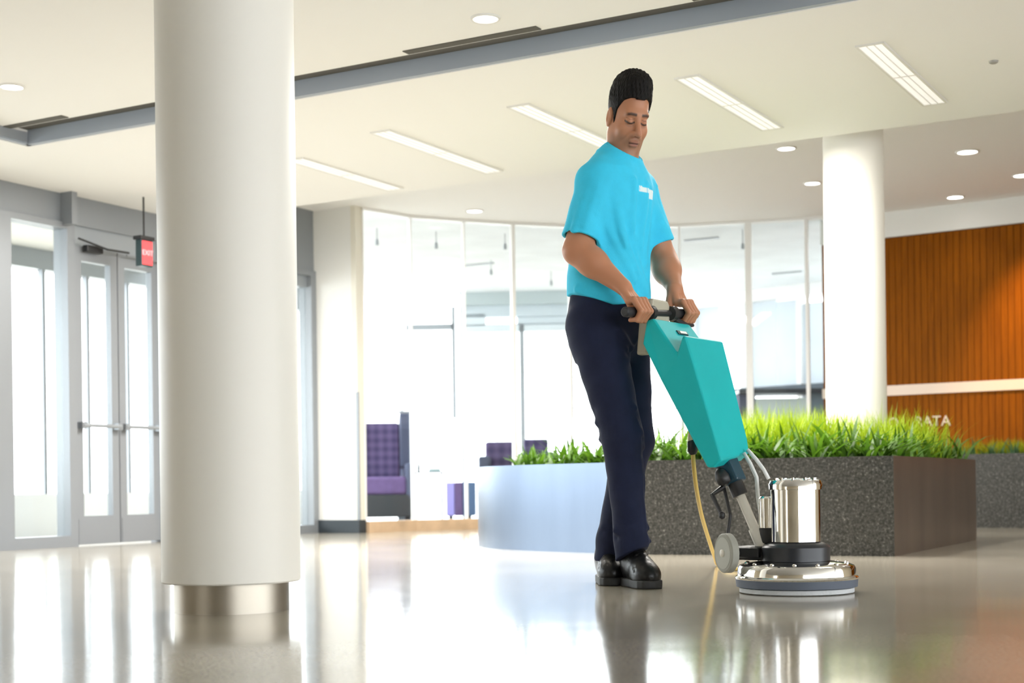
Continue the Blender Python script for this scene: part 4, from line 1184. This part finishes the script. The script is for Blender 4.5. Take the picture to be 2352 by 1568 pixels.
# hands: frame of the bar
bar = (HD_L-HD_R)/np.linalg.norm(HD_L-HD_R)
upv = np.array([0, 0, 1.0]); upv = upv-bar*np.dot(bar, upv); upv /= np.linalg.norm(upv)
fwd = np.cross(upv, bar); 
if np.dot(fwd, P_(0, 1, 0)) < 0: fwd = -fwd
def polar(c, off, ang, rad):
    a = math.radians(ang); return c+bar*off+(fwd*math.cos(a)+upv*math.sin(a))*rad
def hand_parts(c, thumb_sign, wrist_ang):
    """cones (a, b, ra, rb) of a hand closed on the bar at c"""
    out = []
    wr = polar(c, -0.004*thumb_sign, wrist_ang, 0.098)
    offs = [0.030, 0.0095, -0.0105, -0.0295]            # index ... little finger, along the bar towards the thumb side
    lens = [1.0, 1.06, 1.0, 0.86]
    for o, L in zip(offs, lens):
        off = o*thumb_sign
        kn = polar(c, off, 72+4*(1-L)*10, 0.041)
        p1 = polar(c, off*0.98, 2, 0.0345*L**0.3)
        p2 = polar(c, off*0.95, -68*L, 0.0285)
        p3 = polar(c, off*0.93, -128*L, 0.0265)
        out.append((kn, p1, 0.0100, 0.0092)); out.append((p1, p2, 0.0092, 0.0084)); out.append((p2, p3, 0.0084, 0.0072))
        pm = polar(c, off*0.85, 108, 0.040)
        out.append((kn, pm, 0.0105, 0.0125)); out.append((pm, wr+bar*off*0.45, 0.0135, 0.0155))
    tb = polar(c, 0.030*thumb_sign, 142, 0.052)
    t1 = polar(c, 0.046*thumb_sign, 178, 0.034); t2 = polar(c, 0.046*thumb_sign, 228, 0.0285); t3 = polar(c, 0.040*thumb_sign, 272, 0.0275)
    out += [(wr+bar*0.012*thumb_sign, tb, 0.017, 0.0150), (tb, t1, 0.0135, 0.0115), (t1, t2, 0.0112, 0.0102), (t2, t3, 0.0102, 0.0085)]
    return wr, out
WR_R, H_R = hand_parts(HD_R, 1, 118)
WR_L, H_L = hand_parts(HD_L, -1, 112)

# head frame
HSV = np.array([0.84, 0.86, 1.04]); HS = 0.84
yaw, pit, rol = math.radians(32), math.radians(23), math.radians(2)
hf = np.array([-math.sin(yaw), -math.cos(yaw), 0.0])   # forward turned to his right
hr = np.array([-math.cos(yaw), math.sin(yaw), 0.0])    # his right
hu = np.array([0, 0, 1.0])
hf2 = hf*math.cos(pit)-hu*math.sin(pit); hu2 = hu*math.cos(pit)+hf*math.sin(pit)
hr2 = hr*math.cos(rol)+hu2*math.sin(rol); hu3 = hu2*math.cos(rol)-hr*math.sin(rol)
HR = np.stack([hr2, hf2, hu3], 1)                      # columns: right, forward, up
HC = P_(0.0, 0.090, 1.590)
def to_head(p): return ((p-HC)@HR)/HSV

def head_base(q):
    d = ell(q, (0, -0.014, 0.036), (0.0735, 0.094, 0.086))
    d = smin(d, ell(q, (0, 0.022, -0.028), (0.062, 0.068, 0.082)), 0.03)
    d = smin(d, ell(q, (0, 0.050, -0.092), (0.034, 0.030, 0.024)), 0.035)
    for s in (-1, 1):
        d = smin(d, ell(q, (s*0.044, 0.004, -0.066), (0.023, 0.045, 0.040)), 0.03)
        d = smin(d, ell(q, (s*0.040, 0.054, -0.036), (0.024, 0.024, 0.024)), 0.02)
    return d
def head_full(q):
    d = head_base(q)
    d = smin(d, ell(q, (0, 0.074, 0.016), (0.050, 0.016, 0.011)), 0.02)                     # brow
    for s in (-1, 1):
        d = smax(d, -ell(q, (s*0.031, 0.099, -0.004), (0.019, 0.016, 0.011)), 0.012)        # sockets
        d = smin(d, ell(q, (s*0.031, 0.0745, -0.006), (0.0155, 0.0150, 0.0120)), 0.003)     # lidded eyes
        d = smin(d, ell(q, (s*0.031, 0.0855, -0.0125), (0.014, 0.0035, 0.0022)), 0.003)     # lid rim
    d = smin(d, cone(q, (0, 0.084, 0.006), (0, 0.108, -0.036), 0.008, 0.0125), 0.012)       # nose
    d = smin(d, ell(q, (0, 0.112, -0.040), (0.0125, 0.012, 0.0105)), 0.006)
    for s in (-1, 1):
        d = smin(d, ell(q, (s*0.0140, 0.098, -0.044), (0.0085, 0.011, 0.0085)), 0.006)
        d = smax(d, -ell(q, (s*0.0065, 0.107, -0.0535), (0.0032, 0.005, 0.0035)), 0.003)
        d = smin(d, cone(q, (s*0.020, 0.088, -0.048), (s*0.030, 0.076, -0.072), 0.006, 0.005), 0.012)  # cheek fold
    d = smin(d, ell(q, (0, 0.083, -0.066), (0.026, 0.012, 0.014)), 0.012)
    d = smin(d, ell(q, (0, 0.0935, -0.0690), (0.0215, 0.0085, 0.0055)), 0.004)              # lips
    d = smin(d, ell(q, (0, 0.0905, -0.0800), (0.0190, 0.0085, 0.0065)), 0.004)
    d = smax(d, -ell(q, (0, 0.1010, -0.0742), (0.0250, 0.0060, 0.0014)), 0.003)
    d = smax(d, -ell(q, (0, 0.0960, -0.0895), (0.0160, 0.0060, 0.0040)), 0.006)
    for s in (-1, 1):                                                                      # ears
        e = ell(q, (s*0.0780, -0.014, -0.010), (0.0085, 0.0185, 0.0310))
        e = smax(e, -ell(q, (s*0.0870, -0.012, -0.006), (0.0065, 0.0095, 0.0175)), 0.004)
        d = smin(d, e, 0.008)
    return d

def body_sdf(p):
    # trunk inside the clothes, neck, arms
    d = loft(p, [0.86, 0.95, 1.05, 1.2, 1.33, 1.40, 1.44], [.12, .125, .12, .125, .135, .115, .05], [.08, .085, .085, .085, .085, .07, .045], [0]*7, [-.0, -.0, -.01, -.02, -.035, -.045, -.05], 2.2)
    # neck
    d = smin(d, cone(p, NECK0, HC+HR@np.array([0, -0.018, -0.035])*HS, 0.052, 0.050), 0.03)
    d = smin(d, cone(p, P_(0, 0.062, 1.42), HC+HR@np.array([0, 0.0, -0.075])*HS, 0.040, 0.040), 0.03)
    for sh, el_, wr, hand in ((SH_R, EL_R, WR_R, H_R), (SH_L, EL_L, WR_L, H_L)):
        a = cone(p, sh, el_, 0.058, 0.047)
        fa = smin(cone(p, el_, el_+(wr-el_)*0.35, 0.0455, 0.0475), cone(p, el_+(wr-el_)*0.3, wr, 0.0475, 0.0265), 0.02)
        a = smin(a, fa, 0.022)
        near = np.sqrt(((p-hand[0][0])**2).sum(1)) < 0.22
        if near.any():
            pn = p[near]; h = None
            pm = [x for i, x in enumerate(hand)]
            for (q0, q1, r0, r1) in hand:
                c_ = cone(pn, q0, q1, r0, r1)
                h = c_ if h is None else smin(h, c_, 0.0045)
            a[near] = smin(a[near], h, 0.016)
        d = smin(d, a, 0.03)
    q = to_head(p)
    far = ((q*q).sum(1) > 0.24**2)
    hd = np.full(len(p), 1.0)
    hd[far] = (np.sqrt((q[far]**2).sum(1))-0.16)*HS
    if (~far).any(): hd[~far] = head_full(q[~far])*HS
    return smin(d, hd, 0.018)

SKIN = np.array([0.50, 0.222, 0.120])
def skin_colour(P):
    c = np.tile(SKIN, (len(P), 1)); q = to_head(P)
    hm = (np.abs(q).max(1) < 0.2)
    def blend(mask, col, k=1.0):
        m = (np.clip(mask, 0, 1)*hm*k)[:, None]; c[:] = c*(1-m)+np.array(col)*m
    x, y, z = np.abs(q[:, 0]), q[:, 1], q[:, 2]
    # stubble
    st = np.clip((-0.048-z)/0.02, 0, 1)*np.clip((y-0.0)/0.03, 0, 1)*np.clip((z+0.125)/0.02, 0, 1)
    blend(st*0.45, (0.20, 0.125, 0.085))
    blend(np.exp(-((z+0.060)/0.005)**2)*(x < 0.028)*(y > 0.075)*0.3, (0.13, 0.075, 0.05))
    # lips
    lip = np.exp(-((x/0.021)**2+((z+0.0745)/0.0095)**2)**2)*(y > 0.088)
    blend(lip*0.8, (0.36, 0.13, 0.095))
    blend(np.exp(-((z+0.0742)/0.0022)**2)*(x < 0.022)*(y > 0.085), (0.10, 0.035, 0.025))
    # brows
    zb = 0.0165-0.25*np.maximum(x-0.034, 0)+0.05*(x-0.02)
    blend(np.clip(1.6-np.abs(z-zb)/0.0042, 0, 1)*np.clip((x-0.009)/0.004, 0, 1)*np.clip((0.053-x)/0.008, 0, 1)*(y > 0.05), (0.022, 0.013, 0.010), 0.9)
    # lashes and eye line, lid crease
    ex = (x-0.031)/0.0155
    zl = -0.0125+0.004*ex**2
    blend(np.clip(1.6-np.abs(z-zl)/0.0026, 0, 1)*(np.abs(ex) < 1.15)*(y > 0.055), (0.03, 0.017, 0.013), 0.95)
    blend(np.clip(1.2-np.abs(z-zl-0.012)/0.0018, 0, 1)*(np.abs(ex) < 1.0)*(y > 0.055), (0.19, 0.085, 0.05), 0.7)
    blend(np.clip(1.2-np.abs(z-zl+0.009)/0.004, 0, 1)*(np.abs(ex) < 1.0)*(y > 0.055), (0.27, 0.12, 0.075), 0.5)
    # nose tip and cheeks a little redder
    blend(np.exp(-((x/0.02)**2+((z+0.042)/0.02)**2))*(y > 0.09)*0.4, (0.46, 0.19, 0.12))
    return c
mskin, nt_, b_ = new_mat('skin')
a_ = nt_.nodes.new('ShaderNodeAttribute'); a_.attribute_name = 'paint'
nt_.links.new(a_.outputs['Color'], b_.inputs['Base Color'])
b_.inputs['Roughness'].default_value = 0.48; b_.inputs['Subsurface Weight'].default_value = 0.08
b_.inputs['Subsurface Radius'].default_value = (0.01, 0.004, 0.002); b_.inputs['Subsurface Scale'].default_value = 0.5
body = sdf_obj('body', body_sdf, (-0.36, -0.42, 0.80), (0.36, 0.28, 1.82), 0.0024, mskin, man, skin_colour)

# hair: short sides, taller top with a lifted front
def hair_sdf(p):
    q = to_head(p); x, y, z = np.abs(q[:, 0]), q[:, 1], q[:, 2]
    th = np.interp(z, [-0.07, -0.02, 0.03, 0.07, 0.11, 0.16], [0.001, 0.003, 0.006, 0.012, 0.022, 0.030])
    d = head_base(q)-th
    d = smin(d, ell(q, (0, 0.030, 0.110), (0.050, 0.042, 0.030)), 0.03)
    ang = np.arctan2(q[:, 0], q[:, 1])
    tuft = 0.0014*np.sin(ang*40+z*60)*np.sin(z*220+q[:, 0]*130)+0.0012*np.sin(q[:, 0]*380+y*160)*np.sin(y*330+z*90)
    d = d-tuft*np.clip((z-0.02)/0.04, 0, 1)
    line = np.interp(y, [-0.11, -0.06, -0.035, -0.012, 0.004, 0.018, 0.026, 0.045, 0.062, 0.078, 0.12], [-0.075, -0.062, -0.02, 0.022, 0.012, -0.028, 0.020, 0.052, 0.064, 0.068, 0.070])
    line = line+np.where(x < 0.02, -0.004, 0)
    return np.maximum(d, line-z)*HS
mhair = mat('black_hair', (0.006, 0.005, 0.0045), 0.6, spec=0.2, bump=0.6, scale=120, stretch=(1, 1, 0.5))
sdf_obj('hair', hair_sdf, HC-0.2, HC+0.24, 0.0022, mhair, man)

# t-shirt
zs = [0.935, 0.99, 1.06, 1.14, 1.22, 1.30, 1.36, 1.405, 1.435, 1.465]
SA = [.160, .164, .160, .152, .154, .162, .160, .138, .100, .074]
SB = [.128, .124, .120, .115, .112, .112, .104, .088, .074, .062]
SF = [.004, .004, .004, .008, .018, .028, .038, .045, .050, .055]
sl_dirR = (EL_R-SH_R)/np.linalg.norm(EL_R-SH_R); sl_dirL = (EL_L-SH_L)/np.linalg.norm(EL_L-SH_L)
HEM = 0.205
folds = []
for (a, b, w_, am) in (
        ((-0.125, 0.10, 1.33), (-0.085, 0.125, 1.14), 0.014, 0.006), ((-0.10, 0.12, 1.18), (0.02, 0.135, 1.00), 0.016, 0.006),
        ((-0.13, 0.085, 1.20), (-0.04, 0.13, 1.03), 0.013, 0.006), ((0.03, 0.14, 1.36), (0.01, 0.13, 1.15), 0.014, 0.0045),
        ((0.07, 0.13, 1.34), (0.045, 0.13, 1.10), 0.013, 0.004), ((-0.05, 0.145, 1.36), (-0.045, 0.13, 1.2), 0.016, 0.005),
        ((0.13, 0.08, 1.15), (0.03, 0.13, 0.99), 0.014, 0.006), ((-0.15, 0.05, 1.03), (0.0, 0.125, 0.965), 0.014, 0.006),
        ((-0.16, 0.01, 1.10), (-0.10, 0.10, 0.99), 0.014, 0.006), ((0.15, 0.03, 1.05), (0.05, 0.13, 0.96), 0.013, 0.005),
        ((-0.165, -0.02, 1.00), (-0.12, 0.09, 0.955), 0.012, 0.005), ((-0.02, 0.13, 1.12), (0.06, 0.13, 0.97), 0.015, 0.004)):
    folds.append((P_(*a), P_(*b), w_, am))
for sh, dr, s in ((SH_R, sl_dirR, -1), (SH_L, sl_dirL, 1)):
    for (k0, k1, dx, df, am) in ((0.03, 0.17, 0.045, 0.05, 0.006), (0.06, 0.19, 0.062, 0.01, 0.005), (0.02, 0.12, 0.02, 0.066, 0.006)):
        folds.append((sh+dr*k0+P_(s*dx*0.6, df*0.9, 0.02), sh+dr*k1+P_(s*dx, df*0.7, 0), 0.012, am*0.6))
def shirt_sdf(p):
    d = loft(p, zs, SA, SB, [0]*10, [-f for f in SF], 2.35)
    for sh, el_, dr in ((SH_R, EL_R, sl_dirR), (SH_L, EL_L, sl_dirL)):
        a = sh-dr*0.0; b = sh+dr*(HEM+0.03)
        c = cone(p, a, b, 0.057, 0.065)
        t = (p-sh)@dr
        c = smax(c, t-HEM, 0.004)
        d = smin(d, c, 0.035)
        d = smin(d, cone(p, P_(np.sign(sh[0])*0.030, 0.038, 1.452), sh+np.array([0, 0, 0.004]), 0.050, 0.058), 0.03)
    for (a, b, w_, am) in folds:
        d = d-fold(p, a, b, w_, am*2.1)
        off = (b-a); sd_ = np.cross(off/np.linalg.norm(off), np.array([0, 0, 1.0])); 
        ln = np.linalg.norm(sd_)
        if ln > 1e-3: d = d+fold(p, a+sd_/ln*w_*1.5, b+sd_/ln*w_*1.5, w_, am*1.5)
    d = d-0.0022*np.sin(p[:, 0]*55+p[:, 2]*21+1.3)*np.sin(p[:, 1]*38-p[:, 2]*17)
    # hem gently raised over the front, sleeve and neck openings
    hem = 0.952+0.008*np.sin(p[:, 0]*22+1.0)+0.042*np.clip((-p[:, 0]*0.6+p[:, 1]+0.02)/0.16, 0, 1)
    d = smax(d, hem-p[:, 2], 0.006)
    for sh, dr in ((SH_R, sl_dirR), (SH_L, sl_dirL)):
        d = smax(d, -cone(p, sh+dr*(HEM-0.07), sh+dr*(HEM+0.06), 0.050, 0.0575), 0.003)
    # collar
    nc, nd_ = P_(0, 0.064, 1.466), np.array([0, -0.66, 1.0]); nd_ = nd_/np.linalg.norm(nd_)
    qq = p-nc; hgt = qq@nd_; rad = np.sqrt(np.maximum((qq*qq).sum(1)-hgt**2, 0))
    d = np.maximum(d, -np.maximum(rad-0.058, -(hgt+0.040)))
    d = smax(d, np.minimum(hgt-0.004, 0.2)-np.maximum(rad-0.068, 0)*6, 0.004)
    rib = np.sqrt((rad-0.061)**2+(hgt*0.5-0.0)**2)-0.0078
    d = smin(d, rib, 0.008)
    return d
def shirt_colour(P):
    c = np.tile(np.array([0.035, 0.61, 0.92]), (len(P), 1))
    # small white print on his left chest: a bar with a block at its end
    l, z = P[:, 0], P[:, 2]; fr = P[:, 1] < -0.05
    bar_ = (np.abs(l-0.028) < 0.044) & (np.abs(z-1.336) < 0.0075)
    blk = (np.abs(l-0.060) < 0.017) & (np.abs(z-1.327) < 0.014)
    dot = (np.abs(l+0.010) < 0.007) & (np.abs(z-1.338) < 0.010)
    gap = (np.abs(((l*1000) % 9)-4.5) < 0.6) & (l < 0.042)
    m = fr & (bar_ | blk | dot) & ~gap
    c[m] = (0.80, 0.92, 0.95)
    return c
mshirt = mat('turquoise_cotton', (0.02, 0.5, 0.8), 0.78, attr='paint', var=0.03, scale=30, bump=0.12, bscale=260)
shirt = sdf_obj('t_shirt', shirt_sdf, (-0.36, -0.28, 0.90), (0.38, 0.22, 1.53), 0.0032, mshirt, man, shirt_colour)

# trousers
HIP_R, HIP_L = P_(-0.085, 0.0, 0.93), P_(0.085, 0.0, 0.93)
KN_R, KN_L = P_(-0.060, 0.085, 0.505), P_(0.092, 0.038, 0.50)
AN_R, AN_L = P_(0.012, 0.078, 0.075), P_(0.100, -0.075, 0.08)
tf = []
for (a, b, w_, am) in (((-0.10, 0.11, 0.86), (-0.02, 0.11, 0.80), 0.014, .006), ((-0.15, 0.03, 0.88), (-0.06, 0.11, 0.80), 0.013, .006), ((0.02, 0.12, 0.84), (-0.06, 0.10, 0.76), 0.014, .006),
                       ((-0.13, -0.03, 0.56), (-0.05, 0.15, 0.52), 0.013, .006), ((-0.10, -0.01, 0.50), (-0.02, 0.14, 0.47), 0.012, .005), ((-0.12, 0.02, 0.62), (-0.06, 0.16, 0.60), 0.014, .004),
                       ((-0.05, 0.10, 0.24), (0.04, 0.14, 0.19), 0.012, .007), ((-0.06, 0.05, 0.19), (0.05, 0.14, 0.15), 0.012, .007), ((-0.05, 0.12, 0.30), (0.03, 0.10, 0.26), 0.012, .005), ((-0.03, 0.14, 0.42), (0.02, 0.15, 0.20), 0.010, .004),
                       ((0.06, -0.02, 0.26), (0.12, -0.12, 0.20), 0.012, .007), ((0.05, -0.06, 0.20), (0.13, -0.09, 0.15), 0.012, .006)):
    tf.append((P_(*a), P_(*b), w_, am))
def trouser_sdf(p):
    d = loft(p, [0.76, 0.82, 0.88, 0.93, 0.975, 1.0], [.12, .150, .157, .155, .151, .150], [.09, .112, .118, .116, .112, .11], [0]*6, [0.012, 0.010, 0.008, 0.004, 0, 0], 2.3)
    for hip, kn, an, rh, out in ((HIP_R, KN_R, AN_R, 0.098, -1), (HIP_L, KN_L, AN_L, 0.096, 1)):
        g = cone(p, hip-np.array([0, 0, 0.05]), kn, rh, 0.067)
        kk = kn+(an-kn)*0.82
        g = smin(g, cone(p, kn, kk, 0.066, 0.055), 0.03)
        g = smin(g, cone(p, kk, an-np.array([0, 0, 0.05]), 0.0555, 0.0585), 0.02)
        d = smin(d, g, 0.018)
    for (a, b, w_, am) in tf: d = d-fold(p, a, b, w_, am*1.35)+fold(p, a-np.array([0, 0, w_*1.6]), b-np.array([0, 0, w_*1.6]), w_, am*0.8)
    d = d-0.0018*np.sin(p[:, 2]*48+p[:, 0]*30)*np.sin(p[:, 1]*42+p[:, 2]*13)
    # front crease of the near leg
    d = d-fold(p, KN_R+P_(-0.01, 0.068, 0.25), KN_R+P_(0, 0.066, -0.02), 0.008, 0.003)-fold(p, KN_R+P_(0, 0.066, -0.02), AN_R+P_(0, 0.06, 0.08), 0.008, 0.003)
    hem = np.where(p[:, 0]-(-p[:, 1])*0.0 < 0.056, 0.108-0.45*np.clip(p[:, 1]-AN_R[1], -.06, .06), 0.085)
    d = smax(d, hem-p[:, 2], 0.004)
    return d
mtr = mat('navy_twill', (0.011, 0.016, 0.044), 0.8, var=0.12, scale=18, bump=0.1, bscale=300, spec=0.25)
tro = sdf_obj('trousers', trouser_sdf, (-0.24, -0.24, 0.02), (0.24, 0.20, 1.02), 0.0036, mtr, man)

# shoes
mshoe = mat('black_leather', (0.008, 0.008, 0.009), 0.34, spec=0.3, bump=0.15, scale=60)
msole = mat('black_sole', (0.012, 0.012, 0.012), 0.6)
def shoe(ank, wdir):
    wl = np.array([np.dot(wdir, LX[:2]), -np.dot(wdir, FX[:2]), 0]); wl /= np.linalg.norm(wl)
    sd_ = np.array([-wl[1], wl[0], 0]); ctr = np.array([ank[0], ank[1], 0])
    Rm = np.stack([sd_, wl, np.array([0, 0, 1.0])], 1)
    def loc(p): return (p-ctr)@Rm
    ys = [-0.075, -0.062, -0.02, 0.04, 0.085, 0.120, 0.143, 0.152]
    wd_ = [0.022, 0.033, 0.037, 0.038, 0.044, 0.043, 0.032, 0.012]
    def up(p):
        q = loc(p); d = None
        for (c, r) in (((0, -0.030, 0.062), (0.037, 0.046, 0.058)), ((0, -0.022, 0.105), (0.040, 0.044, 0.055)), ((0, 0.05, 0.052), (0.041, 0.070, 0.052)), ((0, 0.095, 0.042), (0.046, 0.058, 0.043))):
            e = ell(q, c, r); d = e if d is None else smin(d, e, 0.03)
        d = smin(d, cone(q, (0, 0.02, 0.105), (0, 0.070, 0.080), 0.028, 0.020), 0.025)
        d = d-fold(q, np.array([-.05, .098, .06]), np.array([.05, .098, .06]), .006, -.003)-fold(q, np.array([-.05, .085, .07]), np.array([.05, .085, .07]), .006, -.002)
        for k in range(4): d = d-fold(q, np.array([-.022, .025+.015*k, .136-.012*k]), np.array([.022, .025+.015*k, .136-.012*k]), .004, .004)
        return np.maximum(d, 0.024-q[:, 2])
    def sole(p):
        q = loc(p); w_ = np.interp(q[:, 1], ys, wd_)
        d = np.abs(q[:, 0])-w_-0.003
        d = smax(d, np.abs(q[:, 1]-0.038)-0.114, 0.012)
        return smax(d, np.abs(q[:, 2]-0.0145)-0.0145, 0.004)
    b0 = ctr+np.array([-0.22, -0.22, -0.004]); b1 = ctr+np.array([0.22, 0.22, 0.16])
    s = sdf_obj('shoe', up, b0, b1, 0.003, mshoe, man)
    o2_ = sdf_obj('sole', sole, b0, b1, 0.003, msole, s)
shoe(AN_R+P_(0, 0.01, 0), np.array([0.30, -0.95]))
shoe(AN_L+P_(0.01, -0.01, 0), np.array([0.08, -1.0]))
